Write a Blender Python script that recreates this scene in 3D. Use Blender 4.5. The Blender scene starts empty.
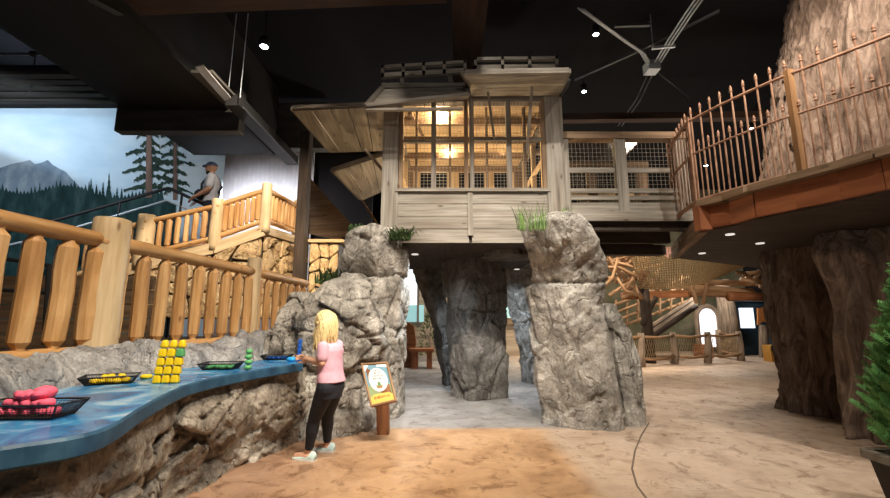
import bpy, bmesh, math, random
from mathutils import Vector as V, Matrix, noise
R = random.Random(7)
PI = math.pi
C = bpy.context.scene.collection
# ------------------------------------------------------------------ camera
F, H = 420.0, 1.28
PITCH = math.atan(71 / F)
CP, SP = math.cos(PITCH), math.sin(PITCH)
def ray(px, py):
    a, b = (px - 445) / F, (249 - py) / F
    return V((a, CP - b * SP, SP + b * CP))
def P(px, py, Y):
    d = ray(px, py); return V((0, 0, H)) + d * (Y / d.y)
def Z(px, py, z):
    d = ray(px, py); return V((0, 0, H)) + d * ((z - H) / d.z)
cam_d = bpy.data.cameras.new('camera'); cam = bpy.data.objects.new('camera', cam_d); C.objects.link(cam)
cam.location = (0, 0, H); cam.rotation_euler = (PI / 2 + PITCH, 0, 0)
cam_d.sensor_width = 36; cam_d.lens = 36 * F / 890; cam_d.clip_start = 0.05
bpy.context.scene.camera = cam
vs = bpy.context.scene.view_settings
vs.view_transform = 'Standard'; vs.look = 'None'; vs.gamma = 1; vs.use_curve_mapping = False; vs.exposure = 0.0

# ------------------------------------------------------------------ mesh builder
class MB:
    def __init__(s): s.v = []; s.g = []; s.f = []
    def add(s, verts, faces, g=None):
        o = len(s.v); s.v += [V(p) for p in verts]
        s.g += [V(q) for q in (g if g else verts)]
        s.f += [tuple(i + o for i in f) for f in faces]; return s
    def hexa(s, p, axis=None):
        """8 corners: 0-3 bottom loop, 4-7 top loop"""
        p = [V(q) for q in p]
        e = [(p[1] - p[0]), (p[3] - p[0]), (p[4] - p[0])]
        k = max(range(3), key=lambda i: e[i].length) if axis is None else axis
        ax = [e[i].normalized() if e[i].length > 1e-9 else V((0, 0, 1)) for i in range(3)]
        a = ax[k]; b = ax[(k + 1) % 3]; c = ax[(k + 2) % 3]
        off = V((R.random() * 9, R.random() * 9, R.random() * 9))
        g = [V(((q - p[0]).dot(a), (q - p[0]).dot(b), (q - p[0]).dot(c))) + off for q in p]
        return s.add(p, [(3, 2, 1, 0), (4, 5, 6, 7), (0, 1, 5, 4), (1, 2, 6, 5), (2, 3, 7, 6), (3, 0, 4, 7)], g)
    def box(s, a, b):
        x0, x1 = sorted((a[0], b[0])); y0, y1 = sorted((a[1], b[1])); z0, z1 = sorted((a[2], b[2]))
        return s.hexa([(x0, y0, z0), (x1, y0, z0), (x1, y1, z0), (x0, y1, z0), (x0, y0, z1), (x1, y0, z1), (x1, y1, z1), (x0, y1, z1)])
    def bar(s, a, b, w, h, up=(0, 0, 1)):
        a, b = V(a), V(b); d = (b - a).normalized(); up = V(up)
        if abs(d.dot(up)) > .95: up = V((0, 1, 0))
        x = d.cross(up).normalized() * w / 2; y = x.cross(d).normalized() * h / 2
        return s.hexa([a - x - y, a + x - y, b + x - y, b - x - y, a - x + y, a + x + y, b + x + y, b - x + y])
    def slab(s, q, n):
        """quad q (4 pts) extruded by vector n"""
        q = [V(p) for p in q]; n = V(n)
        return s.hexa(q + [p + n for p in q])
    def tube(s, pts, r, n=10, cap=True, wob=0, flat=None):
        pts = [V(p) for p in pts]; m = len(pts)
        rr = r if isinstance(r, (list, tuple)) else [r] * m
        t0 = (pts[1] - pts[0]).normalized()
        up = V((0, 0, 1)) if abs(t0.z) < .9 else V((0, 1, 0))
        vs_, gs = [], []; L = 0; off = V((R.random() * 9, R.random() * 9, R.random() * 9))
        x = t0.cross(up).normalized()
        for i, p in enumerate(pts):
            t = (pts[min(i + 1, m - 1)] - pts[max(i - 1, 0)]).normalized()
            x = (x - t * x.dot(t)).normalized(); y = t.cross(x)
            if i: L += (p - pts[i - 1]).length
            for k in range(n):
                a = 2 * PI * k / n; q = rr[i]
                if wob: q *= 1 + wob * noise.noise(V((math.cos(a) * 1.3, math.sin(a) * 1.3, L * 2.5)) + off)
                u, w = math.cos(a) * q, math.sin(a) * q
                if flat: w *= flat
                vs_.append(p + x * u + y * w); gs.append(V((L, u, w)) + off)
        fs = [(i * n + k, i * n + (k + 1) % n, (i + 1) * n + (k + 1) % n, (i + 1) * n + k) for i in range(m - 1) for k in range(n)]
        if cap: fs += [tuple(range(n))[::-1], tuple((m - 1) * n + k for k in range(n))]
        return s.add(vs_, fs, gs)
    def lathe(s, c, prof, n=20):
        c = V(c); off = V((R.random() * 9, R.random() * 9, R.random() * 9))
        vs_ = [c + V((r * math.cos(2 * PI * k / n), r * math.sin(2 * PI * k / n), z)) for r, z in prof for k in range(n)]
        m = len(prof)
        fs = [(i * n + k, i * n + (k + 1) % n, (i + 1) * n + (k + 1) % n, (i + 1) * n + k) for i in range(m - 1) for k in range(n)]
        fs += [tuple(range(n))[::-1], tuple((m - 1) * n + k for k in range(n))]
        return s.add(vs_, fs, [p - c + off for p in vs_])
    def ball(s, c, r, n=12, m=8):
        r = V(r) if isinstance(r, (tuple, list, V)) else V((r, r, r)); c = V(c)
        vs_ = [c + V((0, 0, r.z))]; 
        for i in range(1, m):
            a = PI * i / m
            for k in range(n):
                b = 2 * PI * k / n; vs_.append(c + V((r.x * math.sin(a) * math.cos(b), r.y * math.sin(a) * math.sin(b), r.z * math.cos(a))))
        vs_.append(c - V((0, 0, r.z))); e = len(vs_) - 1
        fs = [(0, 1 + k, 1 + (k + 1) % n) for k in range(n)]
        for i in range(m - 2):
            for k in range(n):
                a = 1 + i * n; fs.append((a + k, a + n + k, a + n + (k + 1) % n, a + (k + 1) % n))
        a = 1 + (m - 2) * n
        fs += [(a + k, e, a + (k + 1) % n) for k in range(n)]
        return s.add(vs_, fs)
    def prism(s, poly, n):
        poly = [V(p) for p in poly]; n = V(n); m = len(poly)
        return s.add(poly + [p + n for p in poly], [tuple(range(m))[::-1], tuple(range(m, 2 * m))] + [(k, (k + 1) % m, m + (k + 1) % m, m + k) for k in range(m)])
    def mesh(s, name, org=V((0, 0, 0)), smooth=False, recalc=True):
        me = bpy.data.meshes.new(name)
        me.from_pydata([p - org for p in s.v], [], s.f)
        at = me.attributes.new('g', 'FLOAT_VECTOR', 'POINT')
        at.data.foreach_set('vector', [c for q in s.g for c in q])
        if recalc:
            bm = bmesh.new(); bm.from_mesh(me); bmesh.ops.recalc_face_normals(bm, faces=bm.faces); bm.to_mesh(me); bm.free()
        if smooth:
            me.shade_smooth()
        me.update(); return me
ORG = {}
def link(name, me, mt, parent=None, org=V((0, 0, 0))):
    o = bpy.data.objects.new(name, me); C.objects.link(o)
    if parent: o.parent = parent
    else: o.location = org
    ORG[o.name] = org
    if mt: 
        for m in (mt if isinstance(mt, list) else [mt]): me.materials.append(m)
    return o
def part(name, mb, mt, parent, smooth=False, label=None, kind=None):
    org = ORG[parent.name]
    o = link(name, mb.mesh(name, org, smooth), mt, parent, org)
    if label: o['label'] = label
    if kind: o['kind'] = kind
    return o
def tag(o, label, cat, group=None, kind=None):
    o['label'] = label; o['category'] = cat
    if group: o['group'] = group
    if kind: o['kind'] = kind
    return o
def thing(name, label, cat, loc, group=None):
    o = bpy.data.objects.new(name, None); C.objects.link(o); o.location = loc; o.empty_display_size = .1
    ORG[o.name] = V(loc); return tag(o, label, cat, group)
def solo(name, mb, mt, label, cat, group=None, smooth=False, kind=None, org=None):
    if org is None:
        z = min(p.z for p in mb.v); n = len(mb.v)
        org = V((sum(p.x for p in mb.v) / n, sum(p.y for p in mb.v) / n, z))
    o = link(name, mb.mesh(name, org, smooth), mt, None, org)
    return tag(o, label, cat, group, kind)
def struct(name, mb, mt, label=None, cat=None, smooth=False):
    o = link(name, mb.mesh(name, V((0, 0, 0)), smooth), mt); o['kind'] = 'structure'
    if label: o['label'] = label; o['category'] = cat
    return o
def dup(root, loc, rz=0, label=None, group=None):
    r = root.copy(); C.objects.link(r); r.location = loc; r.rotation_euler = (0, 0, rz)
    if label: r['label'] = label
    if group: r['group'] = group
    for ch in list(root.children):
        c = ch.copy(); C.objects.link(c); c.parent = r
        for gch in ch.children:
            d = gch.copy(); C.objects.link(d); d.parent = c
    return r

# ------------------------------------------------------------------ materials
def newmat(name):
    m = bpy.data.materials.new(name); m.use_nodes = True
    nt = m.node_tree; nt.nodes.clear()
    o = nt.nodes.new('ShaderNodeOutputMaterial'); b = nt.nodes.new('ShaderNodeBsdfPrincipled')
    nt.links.new(b.outputs[0], o.inputs[0]); return m, nt, b
def N(nt, t, **kw):
    n = nt.nodes.new('ShaderNode' + t)
    for k, v in kw.items():
        if k.startswith('i_'): n.inputs[k[2:].replace('_', ' ')].default_value = v
        else: setattr(n, k, v)
    return n
def ramp(nt, fac, stops):
    r = nt.nodes.new('ShaderNodeValToRGB'); e = r.color_ramp.elements
    while len(e) < len(stops): e.new(.5)
    for i, (p, c) in enumerate(stops): e[i].position = p; e[i].color = (*c, 1)
    nt.links.new(fac, r.inputs[0]); return r.outputs[0]
def coords(nt, scale, attr=True):
    a = N(nt, 'Attribute', attribute_name='g') if attr else N(nt, 'TexCoord')
    m = N(nt, 'Mapping'); m.inputs['Scale'].default_value = scale
    nt.links.new(a.outputs['Vector' if attr else 'Object'], m.inputs[0]); return m.outputs[0]
def noisy(name, cols, scale=(1, 1, 1), detail=8, rough=.75, bump=.4, bscale=None, bdist=.02, dist=0, lo=.3, hi=.7, spec=.3, metal=0):
    m, nt, b = newmat(name); v = coords(nt, scale)
    n = N(nt, 'TexNoise', i_Scale=1.0, i_Detail=detail, i_Roughness=.62, i_Distortion=dist); nt.links.new(v, n.inputs['Vector'])
    k = len(cols); st = [(lo + (hi - lo) * i / max(1, k - 1), c) for i, c in enumerate(cols)]
    nt.links.new(ramp(nt, n.outputs[0], st), b.inputs['Base Color'])
    if bump:
        v2 = coords(nt, bscale or scale)
        n2 = N(nt, 'TexNoise', i_Scale=1.0, i_Detail=8.0, i_Roughness=.65); nt.links.new(v2, n2.inputs['Vector'])
        bp = N(nt, 'Bump', i_Strength=bump, i_Distance=bdist); nt.links.new(n2.outputs[0], bp.inputs['Height']); nt.links.new(bp.outputs[0], b.inputs['Normal'])
    b.inputs['Roughness'].default_value = rough; b.inputs['Specular IOR Level'].default_value = spec; b.inputs['Metallic'].default_value = metal
    return m
def plain(name, c, rough=.6, metal=0, spec=.4):
    m, nt, b = newmat(name); b.inputs['Base Color'].default_value = (*c, 1); b.inputs['Roughness'].default_value = rough
    b.inputs['Metallic'].default_value = metal; b.inputs['Specular IOR Level'].default_value = spec
    n = N(nt, 'TexNoise', i_Scale=18.0, i_Detail=4.0); mx = N(nt, 'Bump', i_Strength=.12, i_Distance=.004)
    nt.links.new(n.outputs[0], mx.inputs['Height']); nt.links.new(mx.outputs[0], b.inputs['Normal']); return m
def emit(name, c, s):
    m, nt, b = newmat(name); b.inputs['Base Color'].default_value = (*c, 1)
    b.inputs['Emission Color'].default_value = (*c, 1); b.inputs['Emission Strength'].default_value = s; return m
def rockmat(name, cols, moss=None):
    m, nt, b = newmat(name); v = coords(nt, (1, 1, 1))
    n = N(nt, 'TexNoise', i_Scale=3.2, i_Detail=11.0, i_Roughness=.68, i_Distortion=.5); nt.links.new(v, n.inputs['Vector'])
    k = len(cols); col = ramp(nt, n.outputs[0], [(.28 + .46 * i / (k - 1), c) for i, c in enumerate(cols)])
    n3 = N(nt, 'TexNoise', i_Scale=38.0, i_Detail=6.0, i_Roughness=.7); nt.links.new(v, n3.inputs['Vector'])
    mx = N(nt, 'MixRGB', blend_type='OVERLAY'); mx.inputs[0].default_value = .85
    nt.links.new(col, mx.inputs[1]); nt.links.new(n3.outputs[0], mx.inputs[2]); nt.links.new(mx.outputs[0], b.inputs['Base Color'])
    vs2 = coords(nt, (1, 1, .35))
    n2 = N(nt, 'TexNoise', i_Scale=9.0, i_Detail=12.0, i_Roughness=.72, i_Distortion=.8); nt.links.new(vs2, n2.inputs['Vector'])
    bp = N(nt, 'Bump', i_Strength=.9, i_Distance=.06); nt.links.new(n2.outputs[0], bp.inputs['Height'])
    bp2 = N(nt, 'Bump', i_Strength=.5, i_Distance=.012); nt.links.new(n3.outputs[0], bp2.inputs['Height']); nt.links.new(bp.outputs[0], bp2.inputs['Normal'])
    wn = N(nt, 'TexNoise', i_Scale=2.5, i_Detail=4.0); nt.links.new(v, wn.inputs['Vector'])
    wm = N(nt, 'MixRGB', blend_type='ADD'); wm.inputs[0].default_value = .5; nt.links.new(vs2, wm.inputs[1]); nt.links.new(wn.outputs['Color'], wm.inputs[2])
    vo = N(nt, 'TexVoronoi', i_Scale=3.0, feature='DISTANCE_TO_EDGE'); nt.links.new(wm.outputs[0], vo.inputs['Vector'])
    ck = ramp(nt, vo.outputs['Distance'], [(.0, (0, 0, 0)), (.035, (1, 1, 1))])
    vc = N(nt, 'TexVoronoi', i_Scale=7.0, feature='F1'); nt.links.new(wm.outputs[0], vc.inputs['Vector'])
    bp4 = N(nt, 'Bump', i_Strength=.5, i_Distance=.07); nt.links.new(vc.outputs['Distance'], bp4.inputs['Height']); nt.links.new(bp2.outputs[0], bp4.inputs['Normal'])
    bp3 = N(nt, 'Bump', i_Strength=.55, i_Distance=.03); nt.links.new(ck, bp3.inputs['Height']); nt.links.new(bp4.outputs[0], bp3.inputs['Normal'])
    nt.links.new(bp3.outputs[0], b.inputs['Normal']); b.inputs['Roughness'].default_value = .85; b.inputs['Specular IOR Level'].default_value = .25
    return m
def woodmat(name, dark, mid, light, rough=.6, grain=26, bump=.3, knots=True):
    m, nt, b = newmat(name); v = coords(nt, (1.1, grain, grain))
    n = N(nt, 'TexNoise', i_Scale=1.0, i_Detail=6.0, i_Roughness=.6, i_Distortion=.35); nt.links.new(v, n.inputs['Vector'])
    col = ramp(nt, n.outputs[0], [(.25, dark), (.5, mid), (.72, light)])
    v2 = coords(nt, (.8, 3.5, 3.5)); n2 = N(nt, 'TexNoise', i_Scale=1.6, i_Detail=3.0); nt.links.new(v2, n2.inputs['Vector'])
    tint = ramp(nt, n2.outputs[0], [(.3, (.66, .6, .55)), (.62, (1, 1, 1))])
    mx = N(nt, 'MixRGB', blend_type='MULTIPLY'); mx.inputs[0].default_value = .8; nt.links.new(col, mx.inputs[1]); nt.links.new(tint, mx.inputs[2]); out = mx.outputs[0]
    if knots:
        v3 = coords(nt, (2.6, 7, 7)); vo = N(nt, 'TexVoronoi', i_Scale=1.0); nt.links.new(v3, vo.inputs['Vector'])
        kn = ramp(nt, vo.outputs['Distance'], [(.05, (.3, .2, .13)), (.15, (1, 1, 1))])
        m2 = N(nt, 'MixRGB', blend_type='MULTIPLY'); m2.inputs[0].default_value = .8; nt.links.new(out, m2.inputs[1]); nt.links.new(kn, m2.inputs[2]); out = m2.outputs[0]
    nt.links.new(out, b.inputs['Base Color'])
    bp = N(nt, 'Bump', i_Strength=bump, i_Distance=.01); nt.links.new(n.outputs[0], bp.inputs['Height']); nt.links.new(bp.outputs[0], b.inputs['Normal'])
    b.inputs['Roughness'].default_value = rough; b.inputs['Specular IOR Level'].default_value = .35; return m

M = {}
M['log'] = woodmat('honey_log', (.36, .17, .055), (.60, .34, .135), (.74, .50, .25), .5, 13)
M['logpale'] = woodmat('pale_log', (.54, .38, .20), (.70, .54, .32), (.78, .63, .42), .55, 14)
M['grey'] = woodmat('weathered_plank', (.12, .105, .085), (.255, .23, .19), (.37, .34, .29), .8, 26)
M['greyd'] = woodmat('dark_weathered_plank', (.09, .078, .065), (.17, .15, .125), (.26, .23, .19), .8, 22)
M['brown'] = woodmat('brown_plank', (.10, .065, .038), (.21, .14, .085), (.31, .21, .13), .8, 18)
M['interior'] = woodmat('cabin_board', (.38, .25, .12), (.58, .42, .23), (.70, .54, .33), .7, 18)
M['awning'] = woodmat('awning_plank', (.10, .085, .065), (.20, .17, .13), (.29, .25, .20), .8, 18)
M['timber'] = woodmat('dark_timber', (.022, .016, .012), (.045, .032, .024), (.07, .05, .038), .8, 14, knots=False)
M['rustbeam'] = woodmat('rust_beam', (.17, .055, .022), (.30, .105, .042), (.38, .145, .06), .7, 10, knots=False)
M['rustpost'] = woodmat('gold_brown_post', (.22, .11, .045), (.36, .20, .09), (.46, .27, .13), .6, 10, knots=False)
M['ceilbeam'] = woodmat('ceiling_beam', (.032, .017, .011), (.05, .027, .018), (.07, .04, .027), .8, 8, knots=False)
M['redwood'] = woodmat('red_brown_wood', (.13, .05, .02), (.25, .10, .04), (.35, .15, .06), .6, 18)
M['rock'] = rockmat('grey_rock', [(.075, .068, .06), (.25, .23, .20), (.46, .43, .38), (.74, .70, .62)])
M['rocktan'] = rockmat('tan_rock', [(.07, .057, .045), (.22, .185, .145), (.42, .37, .30), (.66, .60, .51)])
M['rockshade'] = rockmat('shaded_rock', [(.06, .056, .05), (.13, .12, .105), (.21, .195, .175), (.30, .28, .25)])  # grey rock with the shade under the tower put into its colour
M['ledge'] = rockmat('ledge_rock', [(.09, .09, .092), (.28, .28, .28), (.46, .455, .45), (.70, .69, .68)])
M['stone'] = rockmat('yellow_fieldstone', [(.30, .18, .085), (.52, .36, .19), (.64, .48, .28), (.72, .57, .37)])
M['mortar'] = noisy('dark_mortar', [(.02, .015, .01), (.06, .045, .03)], (9, 9, 9))
M['iron'] = noisy('rusty_iron', [(.19, .10, .06), (.34, .195, .125), (.45, .28, .19)], (9, 9, 9), rough=.6, bump=.3, metal=.2)
M['black'] = plain('black_paint', (.012, .012, .013), .6)
M['soffit'] = noisy('dark_soffit', [(.006, .0055, .005), (.014, .012, .011)], (1, 4, 4), rough=.7, bump=.1)
M['soffit2'] = noisy('charcoal_board', [(.035, .033, .03), (.085, .08, .07)], (1, 5, 5), rough=.7, bump=.1)
M['ceil'] = plain('black_ceiling', (.009, .009, .011), .9, spec=.1)
M['wallk'] = plain('black_wall', (.016, .015, .016), .9, spec=.1)
M['metal'] = plain('galvanised_metal', (.50, .55, .60), .4, .25)
M['dmetal'] = plain('dull_metal', (.10, .105, .11), .5, .6)
M['wire'] = plain('mesh_wire', (.33, .30, .25), .5, .5)
M['blackwire'] = plain('black_wire', (.01, .01, .01), .5)
M['white'] = noisy('white_siding', [(.50, .49, .52), (.62, .61, .64)], (2, 2, 2), rough=.8, bump=.05)
M['lamp'] = emit('lit_lens', (1, .93, .82), 18)
M['lampcool'] = emit('lit_cool_lens', (.9, .93, 1), 25)
M['lampdim'] = emit('dim_lens', (1, .95, .88), .7)
M['bulb'] = emit('warm_bulb', (1, .72, .38), 22)
M['rope'] = noisy('hemp_rope', [(.16, .11, .055), (.31, .225, .12), (.41, .31, .18)], (30, 30, 30), rough=.9, bump=.4)
M['branch'] = woodmat('barkless_branch', (.15, .085, .04), (.32, .19, .10), (.46, .30, .17), .75, 12)
M['bark'] = noisy('fence_bark', [(.08, .06, .045), (.22, .165, .12), (.33, .26, .19)], (2, 22, 22), rough=.85, bump=.6)
M['pink'] = plain('pink_foam', (.82, .12, .20), .7)
M['yellow'] = plain('yellow_plastic', (.80, .56, .012), .4)
M['green'] = plain('green_plastic', (.10, .36, .13), .4)
M['blue'] = plain('blue_plastic', (.008, .075, .35), .35)
M['cyan'] = plain('light_blue_plastic', (.03, .35, .75), .35)
M['leaf'] = noisy('green_leaf', [(.04, .085, .015), (.10, .18, .04), (.20, .28, .08)], (14, 14, 14), rough=.6, bump=0)
M['fern'] = noisy('dark_fern', [(.012, .03, .01), (.04, .075, .022), (.08, .12, .04)], (14, 14, 14), rough=.7, bump=0)
M['cedar'] = noisy('cedar_green', [(.03, .09, .028), (.075, .20, .055), (.15, .32, .095)], (10, 10, 10), rough=.6, bump=0)
M['skin'] = noisy('skin', [(.60, .33, .22), (.70, .42, .29)], (14, 14, 14), rough=.5, bump=.03)
M['skin2'] = noisy('tanned_skin', [(.35, .17, .10), (.45, .24, .15)], (14, 14, 14), rough=.5, bump=.03)
M['hair'] = noisy('blonde_hair', [(.48, .33, .13), (.72, .55, .27), (.84, .69, .40)], (40, 40, 5), rough=.45, bump=.2)
M['beard'] = noisy('dark_hair', [(.015, .009, .006), (.05, .03, .018)], (40, 40, 5), rough=.6)
M['shirtpink'] = noisy('pink_cotton', [(.60, .34, .42), (.70, .43, .51)], (9, 9, 9), rough=.9, bump=.25, bdist=.03)
M['legging'] = noisy('black_leggings', [(.010, .011, .016), (.022, .023, .032)], (9, 9, 9), rough=.75, bump=.2)
M['shoe'] = noisy('mint_canvas', [(.45, .60, .56), (.56, .70, .65)], (25, 25, 25), rough=.8, bump=.1)
M['sole'] = plain('white_sole', (.62, .60, .55), .7)
M['eye'] = plain('dark_eye', (.01, .01, .015), .2)
M['lip'] = plain('lip', (.5, .17, .15), .5)
M['tgrey'] = noisy('grey_cotton', [(.40, .39, .41), (.52, .51, .53)], (9, 9, 9), rough=.9, bump=.2)
M['jean'] = noisy('dark_trousers', [(.012, .014, .02), (.03, .034, .045)], (12, 12, 12), rough=.9)
M['capblue'] = noisy('blue_cap', [(.05, .07, .14), (.10, .13, .22)], (20, 20, 20), rough=.9, bump=.1)

# floor: stained concrete in four tints meeting along wavy joints
def floor_mat():
    m, nt, b = newmat('stained_concrete'); tc = N(nt, 'TexCoord'); pos = tc.outputs['Object']
    def noise_(s, d=8.0, r=.6, dist=0.0, vec=None):
        n = N(nt, 'TexNoise', i_Scale=s, i_Detail=d, i_Roughness=r, i_Distortion=dist); nt.links.new(vec or pos, n.inputs['Vector']); return n.outputs[0]
    sep = N(nt, 'SeparateXYZ'); nt.links.new(pos, sep.inputs[0])
    wob = noise_(.9, 3.0)
    def edge(out, off, width, amp=.5):
        a = N(nt, 'Math', operation='MULTIPLY_ADD'); nt.links.new(wob, a.inputs[0]); a.inputs[1].default_value = amp; nt.links.new(out, a.inputs[2])
        r = N(nt, 'MapRange'); nt.links.new(a.outputs[0], r.inputs[0]); r.inputs[1].default_value = off + amp * .5 - width; r.inputs[2].default_value = off + amp * .5 + width; return r.outputs[0]
    n1 = noise_(1.7, 10.0, .65, .6); n2 = noise_(7, 8.0, .7, .3)
    def col(a, b_, c): return ramp(nt, n1, [(.3, a), (.5, b_), (.72, c)])
    tan = col((.32, .18, .09), (.49, .30, .16), (.59, .385, .225))
    brown = col((.20, .115, .07), (.33, .20, .125), (.43, .28, .18))
    pink = col((.33, .235, .17), (.47, .355, .265), (.58, .46, .36))
    grey = col((.17, .157, .147), (.27, .255, .24), (.37, .355, .34))
    lite = col((.38, .27, .19), (.50, .37, .265), (.57, .44, .33))
    def mix(f, a, b_):
        x = N(nt, 'MixRGB'); nt.links.new(f, x.inputs[0]); nt.links.new(a, x.inputs[1]); nt.links.new(b_, x.inputs[2]); return x.outputs[0]
    def mth(op, a, b_):
        x = N(nt, 'Math', operation=op)
        for i, q in enumerate((a, b_)):
            if isinstance(q, (int, float)): x.inputs[i].default_value = q
            else: nt.links.new(q, x.inputs[i])
        return x.outputs[0]
    c = mix(edge(sep.outputs[0], -1.0, .45, .8), brown, tan)
    c = mix(edge(sep.outputs[0], 1.15, .10, .3), c, lite)
    c = mix(edge(sep.outputs[0], 1.75, .15, .3), c, pink)
    back = edge(sep.outputs[1], 5.32, .08, .25)
    g2 = mix(edge(sep.outputs[0], 2.3, .5, .4), grey, pink)
    c = mix(back, c, g2)
    dk = ramp(nt, noise_(4.2, 9.0, .7, 1.2, None), [(.36, (.42, .34, .28)), (.47, (1, 1, 1))])
    x = N(nt, 'MixRGB', blend_type='MULTIPLY'); x.inputs[0].default_value = .75; nt.links.new(c, x.inputs[1]); nt.links.new(dk, x.inputs[2])
    y = N(nt, 'MixRGB', blend_type='OVERLAY'); y.inputs[0].default_value = .3; nt.links.new(x.outputs[0], y.inputs[1]); nt.links.new(n2, y.inputs[2])
    nt.links.new(y.outputs[0], b.inputs['Base Color'])
    bp = N(nt, 'Bump', i_Strength=.5, i_Distance=.03); nt.links.new(n1, bp.inputs['Height'])
    bp2 = N(nt, 'Bump', i_Strength=.35, i_Distance=.015); nt.links.new(n2, bp2.inputs['Height']); nt.links.new(bp.outputs[0], bp2.inputs['Normal']); nt.links.new(bp2.outputs[0], b.inputs['Normal'])
    rr = N(nt, 'MapRange'); nt.links.new(n2, rr.inputs[0]); rr.inputs[3].default_value = .38; rr.inputs[4].default_value = .7; nt.links.new(rr.outputs[0], b.inputs['Roughness'])
    b.inputs['Specular IOR Level'].default_value = .35; return m
M['floor'] = floor_mat()

def bark_mat(name, cols):
    m, nt, b = newmat(name); v = coords(nt, (4.5, 4.5, 1.1))
    n = N(nt, 'TexNoise', i_Scale=1.3, i_Detail=12.0, i_Roughness=.7, i_Distortion=1.4); nt.links.new(v, n.inputs['Vector'])
    nt.links.new(ramp(nt, n.outputs[0], [(.3, cols[0]), (.48, cols[1]), (.68, cols[2])]), b.inputs['Base Color'])
    bp = N(nt, 'Bump', i_Strength=1.0, i_Distance=.09); nt.links.new(n.outputs[0], bp.inputs['Height']); nt.links.new(bp.outputs[0], b.inputs['Normal'])
    b.inputs['Roughness'].default_value = .85; b.inputs['Specular IOR Level'].default_value = .2; return m
M['trunk'] = bark_mat('giant_bark', [(.05, .032, .022), (.22, .155, .115), (.42, .32, .25)])

def water_mat():
    m, nt, b = newmat('painted_water'); v = coords(nt, (1, 1, 1))
    n = N(nt, 'TexNoise', i_Scale=2.6, i_Detail=7.0, i_Roughness=.6, i_Distortion=1.6); nt.links.new(v, n.inputs['Vector'])
    nt.links.new(ramp(nt, n.outputs[0], [(.3, (.005, .045, .13)), (.44, (.012, .13, .33)), (.55, (.04, .25, .48)), (.66, (.32, .48, .60)), (.78, (.06, .26, .46))]), b.inputs['Base Color'])
    b.inputs['Roughness'].default_value = .27; b.inputs['Specular IOR Level'].default_value = .5; return m
M['water'] = water_mat()
M['wateredge'] = noisy('painted_water_edge', [(.008, .03, .065), (.02, .07, .13), (.045, .12, .19)], (5, 5, 5), rough=.5, bump=.1)

# ------------------------------------------------------------------ rocks
def chisel(p, cell, seed, warp=.16):
    q = V((p.x / cell[0], p.y / cell[1], p.z / cell[2])) + V((seed, seed * 1.7, seed * .6))
    q += noise.noise_vector(q * 1.1) * warp
    d, pts = noise.voronoi(q)
    c = pts[0]; hsh = noise.cell(c * 91.7 + V((3.1, 7.7, 1.3)))
    tv = noise.cell_vector(c * 53.3 + V((5.5, 1.1, 9.2))) - V((.5, .5, .5))
    return hsh, tv.dot(q - c), d[1] - d[0]
def rdisp(p, cell=(.4, .4, .5), amp=.08, crack=.05, seed=0., fine=.012):
    h1, t1, e1 = chisel(p, cell, seed)
    h2, t2, e2 = chisel(p, (cell[0] * .45, cell[1] * .45, cell[2] * .5), seed + 4.3)
    v = amp * (.55 * h1 + 1.9 * t1) - crack * math.exp(-(e1 / .045) ** 2)
    v -= .4 * crack * math.exp(-(e2 / .05) ** 2)
    v += .34 * amp * (h2 * .6 + 2.4 * t2)
    h3, t3, e3 = chisel(p, (cell[0] * .2, cell[1] * .2, cell[2] * .2), seed + 7.9)
    v += .14 * amp * (h3 * .6 + 2.6 * t3)
    v += fine * noise.fractal(V((p.x * 7, p.y * 7, p.z * 4)) + V((seed, 0, 0)), .9, 2.1, 5)
    return v
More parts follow.
